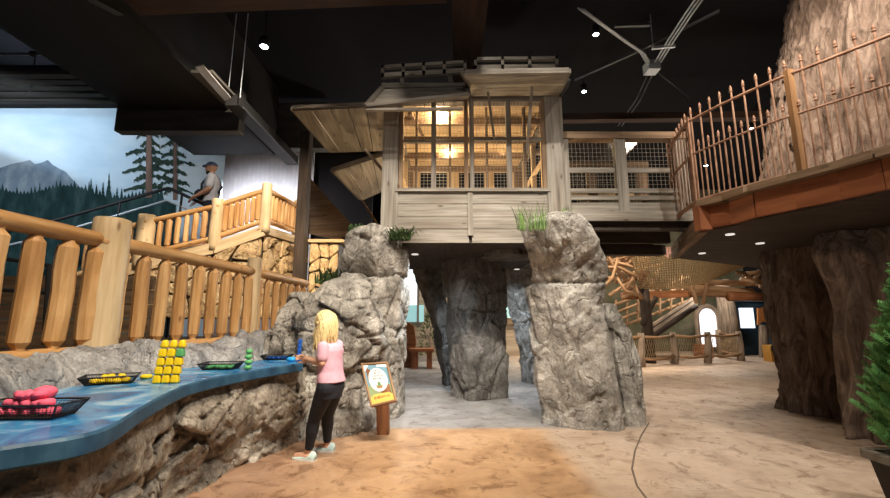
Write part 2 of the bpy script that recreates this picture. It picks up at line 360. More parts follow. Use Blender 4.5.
def rock_loft(mb, rows, nt=150, nz=120, seed=0., cell=(.5, .5, .7), amp=.07, crack=.03, fine=.012, tiltcap=0.06, blocks=3, K=7, cuts=None, groove=.03, dr=(.90, 1.03)):
    """rows: (z, cx, cy, rx, ry); stacked many-sided blocks split by wavering cracks"""
    rows = sorted(rows); z0, z1 = rows[0][0], rows[-1][0]; r = random.Random(seed)
    def samp(z):
        for i in range(len(rows) - 1):
            a, b = rows[i], rows[i + 1]
            if z <= b[0] + 1e-9:
                t = (z - a[0]) / max(1e-6, b[0] - a[0])
                return [a[k] + (b[k] - a[k]) * t for k in range(1, 5)]
        return list(rows[-1][1:])
    if cuts is None: cuts = [z0 + (z1 - z0) * (k + 1 + r.uniform(-.2, .2)) / blocks for k in range(blocks - 1)]
    cuts = sorted(cuts); planes = []; span = max(.3, (z1 - z0) / (len(cuts) + 1))
    ph = r.random() * 2 * PI; basep = [(ph + 2 * PI * (q + r.uniform(-.28, .28)) / K, r.uniform(*dr), r.uniform(-.10, .10) / span) for q in range(K)]
    for k in range(len(cuts) + 1):
        planes.append([(th + r.uniform(-.14, .14), dd + r.uniform(-.05, .05), sl + r.uniform(-.06, .06) / span) for th, dd, sl in basep])
    wv = [(r.uniform(-.07, .07), r.random() * 6.28) for _ in cuts]
    vs_, gs = [], []
    rings = [(z0 + (z1 - z0) * i / nz, 1.0) for i in range(nz + 1)] + [(z1 + tiltcap * k / 6, 1 - (k / 6.2) ** 2.2) for k in range(1, 7)]
    for z, sc in rings:
        cx, cy, rx, ry = samp(min(z, z1))
        for k in range(nt):
            a = 2 * PI * k / nt; c, s = math.cos(a), math.sin(a)
            bi = 0; gr_ = 0
            for q, cz_ in enumerate(cuts):
                zz = cz_ + wv[q][0] * math.cos(a - wv[q][1]) + .05 * noise.noise(V((c * 2, s * 2, cz_ + seed)))
                if z > zz: bi = q + 1
                gr_ += math.exp(-((z - zz) / .022) ** 2)
            zl = (cuts[bi - 1] if bi else z0), (cuts[bi] if bi < len(cuts) else z1); zm = (zl[0] + zl[1]) / 2
            rho = 1.16
            for th, dd, sl in planes[bi]:
                co = math.cos(a - th)
                if co > .2: rho = min(rho, (dd + sl * (z - zm)) / co)
            base = V((cx + rx * rho * c * sc, cy + ry * rho * s * sc, z))
            d = rdisp(base, cell, amp, crack, seed, fine) * (.3 + .7 * sc) - groove * min(1, gr_) * sc
            p = base + V((c, s, 0)) * d
            if sc < 1: p.z += .4 * d
            p.z = max(p.z, z0); vs_.append(p); gs.append(p)
    m = len(rings)
    fs = [(i * nt + k, i * nt + (k + 1) % nt, (i + 1) * nt + (k + 1) % nt, (i + 1) * nt + k) for i in range(m - 1) for k in range(nt)]
    fs += [tuple(range(nt))[::-1], tuple((m - 1) * nt + k for k in range(nt))]
    mb.add(vs_, fs, gs); return mb
def pixrows(rows, floor=True):
    """(py, xl, xr, Yc, ry) -> (z, cx, cy, rx, ry)"""
    out = []
    for py, xl, xr, Yc, ry in rows:
        a, b = P(xl, py, Yc), P(xr, py, Yc)
        out.append((a.z, (a.x + b.x) / 2, Yc, (b.x - a.x) / 2, ry))
    out.sort()
    if floor:
        out = [o for o in out if o[0] > .03]; f = out[0]; out.insert(0, (-.01, f[1], f[2], f[3] * 1.02, f[4] * 1.02))
    return out

# ------------------------------------------------------------------ setting
struct('floor', MB().box((-14, -2.5, -.1), (13, 24, 0)), M['floor'])
struct('ceiling', MB().box((-14, -2.5, 7), (13, 24, 7.1)), M['ceil'])
struct('wall_right', MB().box((12.9, -2.5, 0), (13, 24, 7)), M['wallk'])
struct('wall_left', MB().box((-14, -2.5, 0), (-13.9, 24, 7)), M['wallk'])
struct('wall_back', MB().box((-14, 23.9, 0), (13, 24, 7)), M['wallk'])
seam = MB()
sp_ = [Z(649, 423, 0), Z(641, 436, 0), Z(635, 451, 0), Z(632, 469, 0), Z(637, 486, 0), Z(646, 498, 0)]
for i in range(len(sp_) - 1): seam.bar(sp_[i] + V((0, 0, .001)), sp_[i + 1] + V((0, 0, .001)), .016, .004)
struct('trim_1', seam, noisy('dark_joint', [(.12, .085, .06), (.2, .15, .11)], (4, 4, 4)))

# painted mural wall (left rear), white siding wall, dark inner walls
MA, MBp = V((-12.9, 7.1, 0)), V((-6.0, 10.9, 0)); md = (MBp - MA).normalized(); mn = V((md.y, -md.x, 0))
def onmural(px, py, lift=.0):
    d = ray(px, py); o = V((0, 0, H)); t = (MA - o).dot(mn) / d.dot(mn); return o + d * t + mn * lift
M['sky'] = noisy('mural_sky', [(.36, .52, .66), (.47, .62, .74), (.62, .73, .80)], (.5, .5, .9), detail=4, rough=.9, bump=0)
M['mount'] = noisy('mural_mountain', [(.10, .15, .21), (.19, .26, .33), (.36, .42, .47)], (2.2, 2.2, .9), detail=10, rough=.9, bump=0, dist=1)
M['mforest'] = noisy('mural_forest', [(.006, .022, .024), (.016, .05, .05), (.05, .10, .10)], (5, 5, 1.6), rough=.9, bump=0)
M['mtree'] = noisy('mural_tree', [(.012, .03, .025), (.04, .075, .055)], (6, 6, 6), rough=.9, bump=0)
M['mtrunk'] = noisy('mural_trunk', [(.12, .075, .06), (.24, .16, .13)], (8, 8, 1), rough=.9, bump=0)
struct('wall_mural', MB().slab([MA, MBp, MBp - mn * .1, MA - mn * .1], (0, 0, 6.9)), M['sky'])
mur = thing('wall_mural_painting', 'painted mountain and pine forest mural on the pale blue wall', 'mural', onmural(100, 240))
def flat(poly, lift, t=.004): return MB().prism([onmural(x, y, lift) for x, y in poly], mn * t)
part('mountain', flat([(-60, 182), (-30, 166), (0, 168), (12, 164), (22, 162), (30, 160), (35, 164), (41, 163), (48, 160), (53, 165), (60, 169), (66, 172), (72, 179), (80, 187), (90, 191), (90, 210), (-60, 210)], .003), M['mount'], mur)
fpoly = [(-60, 340), (-60, 195)]
x = -60
while x < 160:
    b = 190 + 4 * math.sin(x * .07) + max(0, x - 60) * .08
    h = R.choice([2, 3, 4, 7]) * (1.0 if x < 80 else 1.5); fpoly += [(x, b), (x + 1.6, b - h), (x + 3.2, b)]; x += 3.6
fpoly += [(164, 200), (176, 204), (176, 340)]
part('forest', flat(fpoly, .009), M['mforest'], mur)
for x, top, base, w in ((109, 173, 205, 4), (103, 182, 205, 3), (91, 178, 205, 3), (97, 186, 205, 3), (117, 187, 208, 3), (40, 182, 205, 3)):
    pl = [(x, top)]
    for k in range(1, 7): pl += [(x + w * k / 6, top + (base - top) * k / 6), (x + w * k / 6 * .5, top + (base - top) * k / 6)]
    left = [(2 * x - a, b) for a, b in pl[1:]][::-1]
    part('distant_pine', flat(pl + left, .014), M['mforest'], mur)
def mural_tree(cx, tw, y0, y1, seed, spread, top):
    r = random.Random(seed)
    t = part('pine_tree', flat([(cx - tw, y1), (cx - tw * .7, y0), (cx + tw * .7, y0), (cx + tw, y1)], .031), M['mtrunk'], mur)
    mb = MB(); mb.prism([onmural(cx - 1, y1 - 5, .026), onmural(cx - 1, top - 14, .026), onmural(cx + 1, top - 14, .026), onmural(cx + 1, y1 - 5, .026)], mn * .003)
    y = top - 12
    while y < y1 - 6:
        for sgn in (-1, 1):
            L = spread * (.35 + .65 * min(1, (y - top + 14) / (y1 - top) * 1.5)) * r.uniform(.45, 1.1)
            pl, lo = [], []; n = 9
            for q in range(n + 1):
                f = q / n; px = cx + sgn * L * f; py = y + 5 * f * f
                pl.append((px, py - r.uniform(.3, 2.6) * (1.1 - .7 * f) * (1 + (q % 2)))); lo.append((px + r.uniform(-1, 1), py + r.uniform(.8, 3.4) * (1.15 - .6 * f) * (1 + (q % 2) * .8)))
            mb.prism([onmural(a_, b_, .026) for a_, b_ in pl + lo[::-1]], mn * .003)
        y += r.uniform(6, 11)
    part('pine_boughs', mb, M['mtree'], t)
mural_tree(149, 3.2, 110, 198, 3, 27, 134)
mural_tree(175, 2.0, 110, 200, 5, 22, 128)

def paneled(a, b, z0, z1, n, mt_, name):
    a, b = V(a), V(b); mb = MB(); d = (b - a) / n; nn = V((d.y, -d.x, 0)).normalized()
    for i in range(n): mb.slab([a + d * i, a + d * (i + .97), a + d * (i + .97) - nn * .05, a + d * i - nn * .05], (0, 0, z1)) if False else mb.hexa([a + d * i + V((0, 0, z0)), a + d * (i + .97) + V((0, 0, z0)), a + d * (i + .97) - nn * .05 + V((0, 0, z0)), a + d * i - nn * .05 + V((0, 0, z0)), a + d * i + V((0, 0, z1)), a + d * (i + .97) + V((0, 0, z1)), a + d * (i + .97) - nn * .05 + V((0, 0, z1)), a + d * i - nn * .05 + V((0, 0, z1))])
    return struct(name, mb, mt_)
wy = 12.0
paneled((P(214, 200, wy).x, wy, 0), (P(312, 200, wy).x, wy, 0), 0, P(260, 150, wy).z, 22, M['white'], 'wall_siding')
struct('wall_inner', MB().box((P(300, 200, 12.3).x, 12.3, 0), (-2.2, 12.4, 7)).box((-8, 12.3, P(260, 150, wy).z), (-2, 12.4, 7)), M['wallk'])
# dark square timber columns
def column(px0, px1, Y, ytop, ybot, label, z0=None):
    a, b = P(px0, ytop, Y), P(px1, ybot, Y)
    solo('timber_column', MB().box((a.x, Y, b.z if z0 is None else z0), (P(px1, ytop, Y).x, Y + .25, a.z)), M['timber'], label, 'column')
column(301, 310, 8.9, 131, 290, 'dark timber column right of the white siding, reaching down to the log railing', 0)
column(213, 221, 11.2, 140, 290, 'dark timber column between the blue mural and the white siding', 0)

# ceiling clutter
zs = 5.2
struct('ceiling_soffit', MB().box((-6.05, 1.5, zs), (-4.1, 9.6, zs + 1.7)), M['soffit'])
sb = MB()
a = P(118, 133, 7.5); b = P(243, 107, 7.5)
sb.box((a.x, 7.4, a.z), (b.x, 7.6, b.z + .3))
struct('ceiling_bulkhead', sb, M['soffit2'])
pz = P(190, 104, 7.2).z
struct('ceiling_panel', MB().box((-5.0, 6.2, pz), (-3.75, 7.2, pz + .05)), noisy('grey_panel', [(.07, .066, .06), (.11, .104, .095)], (1, 1, 1), rough=.7))
struct('ceiling_lintel', MB().box((P(200, 140, 10.2).x, 10, P(250, 151, 10.2).z), (P(330, 140, 10.2).x, 10.3, P(250, 128, 10.2).z + .6)), M['soffit2'])
gr = thing('overhead_grille', 'black slatted overhead grille in front of the pale blue mural wall', 'grille', (-9, 7.2, 5.0))
for i, py in enumerate((75, 81, 87, 94, 101)):
    q = P(60, py, 6.6 + i * .25); part('slat', MB().box((-12.5, q.y - .07, q.z - .03), (-5.6, q.y + .07, q.z + .03)), M['soffit2'], gr)
part('backing_panel', MB().box((-12.6, 6.5, P(60, 76, 6.6).z + .1), (-5.6, 7.9, P(60, 76, 6.6).z + .14)), M['soffit'], gr)
part('hanger', MB().tube([(-7.5, 7, 5.3), (-7.5, 7, 7)], .012, 6), M['dmetal'], gr); part('hanger', MB().tube([(-10, 7, 5.3), (-10, 7, 7)], .012, 6), M['dmetal'], gr)
dk = thing('air_duct', 'long dark rectangular air duct running back above the stair landing', 'duct', (-3.4, 6.5, 4.9))
da = P(233, 100, 6.9)
part('duct_body', MB().bar(da, (da.x + .02, 9.8, da.z), .26, .2), M['black'], dk)
part('side_flange', MB().bar(da + V((.14, .1, -.09)), (da.x + .16, 9.8, da.z - .09), .02, .03), M['dmetal'], dk)
part('cover_plate', MB().slab([P(195, 66, 5.4), P(203, 64, 5.4), P(231, 97, 6.6), P(225, 100, 6.6)], (0, 0, -.02)), noisy('brushed_plate', [(.20, .20, .20), (.30, .30, .30)], (2, 2, 2), rough=.5), dk, label='lighter grey cover plate')
for px in (228, 240): part('hanger_rod', MB().tube([P(px, 95 if px < 235 else 98, 6.8), P(px + 1, 95, 6.8) + V((0, 0, 1.6))], .008, 6), M['metal'], dk)
bz = 5.3
solo('ceiling_beam', MB().hexa([Z(447, 0, bz) + V((0, -2, 0)), Z(487, 0, bz) + V((0, -2, 0)), V((Z(483, 58, bz).x, 9, bz)), V((Z(459, 58, bz).x, 9, bz)), Z(447, 0, bz) + V((0, -2, .5)), Z(487, 0, bz) + V((0, -2, .5)), V((Z(483, 58, bz).x, 9, bz + .5)), V((Z(459, 58, bz).x, 9, bz + .5))]), M['ceilbeam'], 'brown ceiling beam running back above the middle of the wooden tower', 'beam')
q0, q1 = Z(150, 17, bz), Z(447, 4, bz)
solo('ceiling_beam', MB().bar(q0 + V((-.4, -.3, .26)), q1 + V((-.02, -.3, .26)), .6, .5), M['ceilbeam'], 'brown ceiling beam crossing the upper left of the room', 'beam')
q0, q1 = P(560, 119, 9.2), P(700, 116, 9.2)
solo('ceiling_beam', MB().bar(q0 + V((-1, 0, 0)), q1 + V((1.5, 0, 0)), .2, .16), M['ceilbeam'], 'brown ceiling beam behind and above the footbridge', 'beam')
q0 = Z(0, 28, 5.6)
solo('ceiling_beam', MB().box((-7.5, 3.9, 5.55), (-4.2, 4.5, 6)), M['ceilbeam'], 'brown ceiling beam in the top left corner above the black soffit', 'beam')
# conduits on the ceiling
ct = thing('conduit_run', 'crossing galvanised conduits meeting at a grey junction box on the black ceiling', 'conduit', P(652, 66, 6.5))
def cz(px, py, z=6.3): return Z(px, py, z)
def conduit(path, off, mt_=None, r=.015, nm='conduit'):
    part(nm, MB().tube([cz(px, py) + off for px, py in path], r, 8), mt_ or M['metal'], ct, True)
for o in (V((0, 0, 0)), V((.05, .015, 0)), V((.1, .03, 0))):
    conduit([(578, 8), (600, 24), (625, 42), (640, 52), (647, 64)], o)
for o in (V((0, 0, 0)), V((.06, 0, 0)), V((.12, 0, 0))):
    conduit([(655, 62), (668, 40), (685, 14), (699, -6)], o)
for o in (V((0, 0, 0)), V((.1, 0, 0))):
    conduit([(648, 74), (636, 100), (618, 126)], o, M['dmetal'])
conduit([(655, 70), (690, 98)], V((0, 0, 0)), M['dmetal'])
conduit([(575, 84), (640, 55), (720, 16)], V((0, 0, .1)), M['dmetal'], .03)
c0 = cz(652, 66)
part('junction_box', MB().box(c0 - V((.12, .1, .12)), c0 + V((.12, .14, .08))), M['metal'], ct)
part('strut_channel', MB().bar(cz(652, 48), cz(675, 46), .05, .05), M['metal'], ct)
part('strut_channel', MB().bar(cz(615, 26), cz(650, 25), .05, .04), M['dmetal'], ct)
part('hanger_rod', MB().tube([cz(653, 46), cz(653, 46) + V((0, 0, .65))], .01, 6), M['metal'], ct)
lp = thing('light_track', 'thin grey pipe track under the black soffit in the upper left', 'track', P(40, 54, 6.0))
part('pipe', MB().tube([P(-20, 54, 5.85), P(108, 54, 5.85)], .02, 8), M['dmetal'], lp); 
part('pipe_joint', MB().ball(P(33, 54, 5.85), .05), M['black'], lp)
t2 = MB()
for o in (0, .06, .12): t2.tube([Z(88 + o * 60, 0, 5.185), Z(118 + o * 40, 15, 5.185)], .014, 6)
solo('cable_bundle', t2, M['dmetal'], 'grey cable runs on the underside of the black soffit at the top left', 'cable')

# visible ceiling spotlights
def spotfix(px, py, Y, label, cool=True, sz=.055, drop=None):
    p = P(px, py, Y); t = thing('ceiling_spotlight', label, 'light', p)
    part('housing', MB().lathe(p + V((0, 0, .01)), [(.9 * sz, 0), (1.25 * sz, .0), (1.25 * sz, .16), (.5 * sz, .2)], 14), M['black'], t, True)
    part('lens', MB().ball(p + V((0, 0, .015)), (sz * .95, sz * .95, sz * .5)), M['lampcool'] if cool else M['lamp'], t, True)
    part('stem', MB().tube([p + V((0, 0, .18)), V((p.x, p.y, 7.0))], .012, 6), M['black'], t)
spotfix(264, 47, 7.0, 'bright spotlight on the black ceiling left of the wooden tower', sz=.075)
spotfix(596, 35, 7.0, 'spotlight hanging under the left arm of the crossing conduits')
spotfix(584, 92, 9.0, 'spotlight low above the footbridge beside the tower corner post')
spotfix(757, 13, 7.5, 'spotlight near the top edge left of the giant tree trunk')
spotfix(751, 129, 11.0, 'spotlight seen through the rusty railing left of the giant trunk')
spotfix(706, 166, 12.5, 'low spotlight seen through the pickets at the railing corner', sz=.06)
spotfix(687, 102, 10.5, 'small twin lamp below the conduit junction box', sz=.04)

# ------------------------------------------------------------------ activity counter (left foreground)
CZ = .84
front = [Z(-30, 456, CZ), Z(0, 445, CZ), Z(45, 441, CZ), Z(89, 434, CZ), Z(115, 423, CZ), Z(136, 409, CZ), Z(154, 399, CZ), Z(170, 391, CZ), Z(186, 384, CZ), Z(215, 377, CZ), Z(250, 370.5, CZ), Z(280, 366, CZ), Z(303, 362.5, CZ)]
front[0] = V((-1.66, .8, CZ)); front.insert(0, V((-1.75, .3, CZ)))
def resample(pts, n):
    L = [0]
    for i in range(1, len(pts)): L.append(L[-1] + (pts[i] - pts[i - 1]).length)
    out = []
    for k in range(n + 1):
        s = L[-1] * k / n; i = 0
        while i < len(L) - 2 and L[i + 1] < s: i += 1
        t = (s - L[i]) / (L[i + 1] - L[i]); out.append(pts[i].lerp(pts[i + 1], t))
    for _ in range(3):
        out = [out[0]] + [(out[i - 1] + out[i] * 2 + out[i + 1]) / 4 for i in range(1, n)] + [out[-1]]
    return out
NC = 72
fr = resample(front, NC)
back = [V((-2.55, .3, CZ)), V((-2.4, 1.4, CZ)), Z(0, 403, CZ), Z(51, 391, CZ), Z(77, 385, CZ), Z(130, 376, CZ), Z(180, 368.5, CZ), Z(225, 364, CZ), Z(260, 360.5, CZ), Z(292, 356, CZ)]
bk = resample(back, NC)
ctr = thing('activity_counter', 'curved blue water-painted activity counter on a rock base', 'counter', (-1.7, 2.8, 0))
top = MB(); vs_, fs = [], []
for i in range(NC + 1):
    for j in range(13): vs_.append(fr[i].lerp(bk[i], j / 12))
for i in range(NC):
    for j in range(12): a = i * 13 + j; fs.append((a, a + 1, a + 14, a + 13))
top.add(vs_, fs)
part('countertop', top, M['water'], ctr)
ed = MB(); vs_, fs = [], []
TH = .085
for i in range(NC + 1):
    o = (fr[i] - bk[i]).normalized()
    for dx, dz in ((0, 0), (.012, -.012), (.014, -TH + .01), (0, -TH), (-.35, -TH)): vs_.append(fr[i] + o * dx + V((0, 0, dz)))
for i in range(NC):
    for j in range(4): a = i * 5 + j; fs.append((a, a + 5, a + 6, a + 1))
e0 = NC * 5; fs.append((e0, e0 + 1, e0 + 2, e0 + 3, e0 + 4))
ed.add(vs_, fs)
part('front_edge', ed, M['wateredge'], ctr, label='darker blue front edge of the countertop')
rb = MB(); vs_, fs = [], []; NT = 46; NB = 220
frd = resample(front + [Z(306, 362, CZ) + V((-.05, .35, 0))], NB); bkd = resample(back + [back[-1] + V((.0, .3, 0))], NB)
for i in range(NB + 1):
    o = (frd[i] - bkd[i]).normalized(); o.z = 0
    for j in range(NT + 1):
        t = j / NT; z = (CZ - TH) * (1 - t)
        base = frd[i] + o * (-.13 + .20 * math.sin(PI * min(1, t * 1.25)) ** 1.2 * (.45 + .55 * noise.noise(V((i * .03, 2.2, 0)))) - .02 * t); base.z = z
        d = rdisp(base, (.8, .85, .55), .17, .025, 2.7, .014) * min(1, .2 + t * 2.5)
        vs_.append(base + o * d)
for i in range(NB):
    for j in range(NT): a = i * (NT + 1) + j; fs.append((a, a + NT + 1, a + NT + 2, a + 1))
rb.add(vs_, fs)
part('rock_base', rb, M['rocktan'], ctr, True)
# rock ledge strip behind the painted water, up to the log railing
TZ, BZ = 1.98, 1.01     # rail heights of front railing
rl = [(Z(-60, 205, TZ)), Z(0, 216, TZ), Z(95, 239, TZ), Z(131, 245, TZ), Z(190, 257, TZ), Z(248, 270.5, TZ)]
rail_end = V((Z(306, 290, TZ).x * 8.2 / Z(306, 290, TZ).y, 8.2, TZ))
lg = MB(); vs_, fs = [], []; NLd = 200; ML = 34
bk2 = resample([V((-2.35, .6, CZ)), V((-2.3, 1.4, CZ))] + back[2:] + [V((-1.95, 5.6, CZ))], NLd)
rl2 = resample([V((-3.3, .6, 1)), V((-3.1, 1.8, 1))] + [V((p.x, p.y, 1)) for p in rl[1:]] + [V((-2.45, 6.2, 1))], NLd)
for i in range(NLd + 1):
    for j in range(ML + 1):
        t = j / ML; p = bk2[i].lerp(rl2[i], t); p.z = CZ - .03 + .17 * min(1, t * 2.2) ** .6
        d = rdisp(V((p.x, p.y, .3)), (.6, .85, .5), .15, .04, 8.1, .012) + .02
        if t > .8: d *= max(0, (1 - t) / .2)
        e = V((p.x, p.y, p.z + d * min(1, t * 6))); e -= (rl2[i] - bk2[i]).normalized() * (.05 * noise.noise(V((p.y * 4, 0, 0))) * (1 - t)); vs_.append(e)
for i in range(NLd):
    for j in range(ML): a = i * (ML + 1) + j; fs.append((a, a + ML + 1, a + ML + 2, a + 1))
lg.add(vs_, fs)
part('rock_ledge', lg, M['ledge'], ctr, True, label='pale grey rock ledge along the back')
struct('floor_terrace', MB().prism([(-13.8, .5, .6), (-3.5, .5, .6), (-3.2, 3, .6), (-2.7, 5.4, .6), (-2.5, 7, .6), (-2.3, 11.9, .6), (-13.8, 11.9, .6)], (0, 0, .28)), M['brown'])

# wire trays
def wire_tray(loc, rz, lx, ly, h, label):
    t = thing('wire_tray', label, 'tray', loc); t.rotation_euler = (0, 0, rz); ORG[t.name] = V((0, 0, 0))
    fl = .035
    def rect(e, z): return [V((-lx / 2 - e, -ly / 2 - e, z)), V((lx / 2 + e, -ly / 2 - e, z)), V((lx / 2 + e, ly / 2 + e, z)), V((-lx / 2 - e, ly / 2 + e, z))]
    b_, t_ = rect(0, .004), rect(fl, h); rim = MB()
    for i in range(4):
        rim.tube([t_[i], t_[(i + 1) % 4]], .005, 6); rim.tube([b_[i], b_[(i + 1) % 4]], .004, 6); rim.tube([b_[i], t_[i]], .004, 6)
    part('rim_frame', rim, M['blackwire'], t)
    me = MB()
    for i in range(4):
        n = 22
        for k in range(1, n):
            me.tube([b_[i].lerp(b_[(i + 1) % 4], k / n), t_[i].lerp(t_[(i + 1) % 4], k / n)], .0014, 3, False)
        for k in range(1, 6):
            me.tube([b_[i].lerp(t_[i], k / 6), b_[(i + 1) % 4].lerp(t_[(i + 1) % 4], k / 6)], .0014, 3, False)
    part('mesh_side', me, M['blackwire'], t)
    part('mesh_bottom', MB().box((-lx / 2, -ly / 2, .001), (lx / 2, ly / 2, .004)), M['blackwire'], t)
    return t
pk = (Z(50, 421, CZ) + Z(0, 421.5, CZ)) / 2 + V((0, .12, 0)); pk = V((Z(48, 421, CZ).x - .17, Z(48, 421, CZ).y + .08, CZ))
wire_tray(pk, .05, .32, .12, .065, 'black wire tray holding pink foam pieces, nearest on the counter')
yk = Z(110, 383.5, CZ); wire_tray(yk, .5, .25, .14, .055, 'black wire tray holding yellow pieces, left of the yellow block stack')
gk = Z(221, 369, CZ); wire_tray(gk, .12, .25, .16, .055, 'black wire tray holding green pieces, left of the small green stack')
bk_ = Z(277, 359.5, CZ); wire_tray(bk_, .1, .23, .17, .05, 'black wire tray holding blue pieces at the far end of the counter')
def lump(c, s, seed):
    mb = MB(); mb.ball((0, 0, 0), s, 14, 9); r = random.Random(seed)
    rot = Matrix.Rotation(r.random() * 6, 3, 'Z') @ Matrix.Rotation(r.uniform(-.5, .5), 3, 'X')
    for i, p in enumerate(mb.v):
        q = V((p.x / s[0], p.y / s[1], p.z / s[2])); m = max(abs(q.x), abs(q.y), abs(q.z)) or 1
        p2 = V([p[k] * (.55 + .45 / m) for k in range(3)]) * (1 + .12 * noise.noise(q * 1.5 + V((seed, 0, 0))))
        mb.v[i] = rot @ p2 + V(c)
    return mb
def pile(c, rz, lx, ly, n, s, mt_, name, label, group, seed, heap=0.0):
    r = random.Random(seed); k = 0; cells = []
    nx = max(1, int(lx / (s * 2.0))); ny = max(1, int(ly / (s * 1.9)))
    cells = [((i + .5) / nx - .5, (j + .5) / ny - .5) for i in range(nx) for j in range(ny)]; r.shuffle(cells)
    M3 = Matrix.Rotation(rz, 3, 'Z')
    for i in range(n):
        u, v = cells[i % len(cells)]; lay = i // len(cells)
        p = M3 @ V((u * lx * (.92 - .3 * lay), v * ly * (.92 - .3 * lay), s * .62 + .006 + lay * s * 1.15)) + c
        solo(name, lump(p, (s * r.uniform(.9, 1.15), s * r.uniform(.75, .95), s * .6), seed + i), mt_, label, name.replace('_', ' '), group, True)
pile(pk, .05, .31, .115, 14, .031, M['pink'], 'foam_piece', 'pink foam piece heaped in the nearest wire tray', 'pink foam pieces in the wire tray', 11)
solo('foam_piece', lump(pk + V((.03, .04, .1)), (.045, .035, .03), 77), M['pink'], 'large pink foam piece lying on top of the heap', 'foam piece', None, True)
pile(yk, .5, .24, .13, 14, .024, M['yellow'], 'toy_piece', 'yellow toy piece lying in the second wire tray', 'yellow pieces in the wire tray', 31)
pile(gk, .12, .24, .15, 11, .026, M['green'], 'toy_piece', 'green toy piece lying in the third wire tray', 'green pieces in the wire tray', 51)
pile(bk_, .1, .22, .16, 10, .027, M['blue'], 'toy_piece', 'blue toy piece lying in the farthest wire tray', 'blue pieces in the wire tray', 71)
# blocks
def block_mesh(name, mt_, dome=False, s=.062):
    bm = bmesh.new(); bmesh.ops.create_cube(bm, size=1)
    bmesh.ops.scale(bm, vec=(s * .88, s * .88, s * .94), verts=bm.verts)
    for v in bm.verts:
        if v.co.z > 0: v.co.x *= .8; v.co.y *= .8
    bmesh.ops.bevel(bm, geom=list(bm.edges), offset=s * (.34 if dome else .2), segments=4, affect='EDGES', profile=.6)
    if dome:
        for v in bm.verts:
            if v.co.z > 0: v.co.x *= .88; v.co.y *= .88
    bmesh.ops.translate(bm, vec=(0, 0, s * .47), verts=bm.verts)
    me = bpy.data.meshes.new(name); bm.to_mesh(me); bm.free(); me.shade_smooth(); me.materials.append(mt_); return me
def put(name, me, loc, rz, label, cat, group=None):
    o = bpy.data.objects.new(name, me); C.objects.link(o); o.location = loc; o.rotation_euler = (0, 0, rz); return tag(o, label, cat, group)
ymesh, gmesh, ydome = block_mesh('block', M['yellow']), block_mesh('block_green', M['green']), block_mesh('block_dome', M['yellow'], True)
s0 = Z(166, 383, CZ); rz = .18; dirx = V((math.cos(rz), math.sin(rz), 0))
rows_ = ['bottom', 'second', 'third', 'fourth', 'top']; cols_ = ['left', 'middle', 'right']
for i in range(5):
    for j in range(3):
        p = s0 + dirx * ((j - 1) * .057 + i * .006) + V((0, 0, i * .0602))
        grn = (i == 3 and j == 2)
        lab = 'green block in the yellow stack, right column, fourth row up' if grn else ('domed' if i == 4 else 'square') + ' yellow block in the tall stack, %s column, %s row' % (cols_[j], rows_[i] if i in (0, 4) else rows_[i] + ' from bottom')
        put('toy_block', gmesh if grn else (ydome if i == 4 else ymesh), p, rz + R.uniform(-.06, .06), lab, 'toy block', 'yellow stack of blocks')
solo('toy_piece', lump(Z(146, 379, CZ) + V((0, 0, .018)), (.04, .026, .018), 5), M['yellow'], 'flat yellow piece lying loose left of the yellow stack', 'toy piece', None, True)
g0 = Z(247.5, 370, CZ)
for i, w in enumerate(('bottom', 'second from bottom', 'third from bottom', 'top')):
    solo('toy_bead', MB().ball(g0 + V((.004 * (i % 2), 0, .024 + i * .046)), (.034 - .004 * (i == 3), .034 - .004 * (i == 3), .0235), 14, 10), M['green'], 'green rounded block in the small green stack, ' + w, 'toy block', 'small green stack', True)
b0 = Z(298.5, 361.3, CZ); bm_ = block_mesh('block_blue', M['blue'], s=.05)
for i, w in enumerate(('bottom', 'second from bottom', 'third from bottom', 'fourth from bottom', 'top')):
    put('toy_block', bm_, b0 + V((.002 * i, 0, i * .047)), .2, 'dark blue block in the stack by the girl\'s hands, ' + w, 'toy block', 'dark blue stack')
solo('toy_piece', lump(Z(291, 361.5, CZ) + V((0, 0, .024)), (.05, .036, .024), 9), M['cyan'], 'light blue piece lying beside the dark blue stack', 'toy piece', None, True)

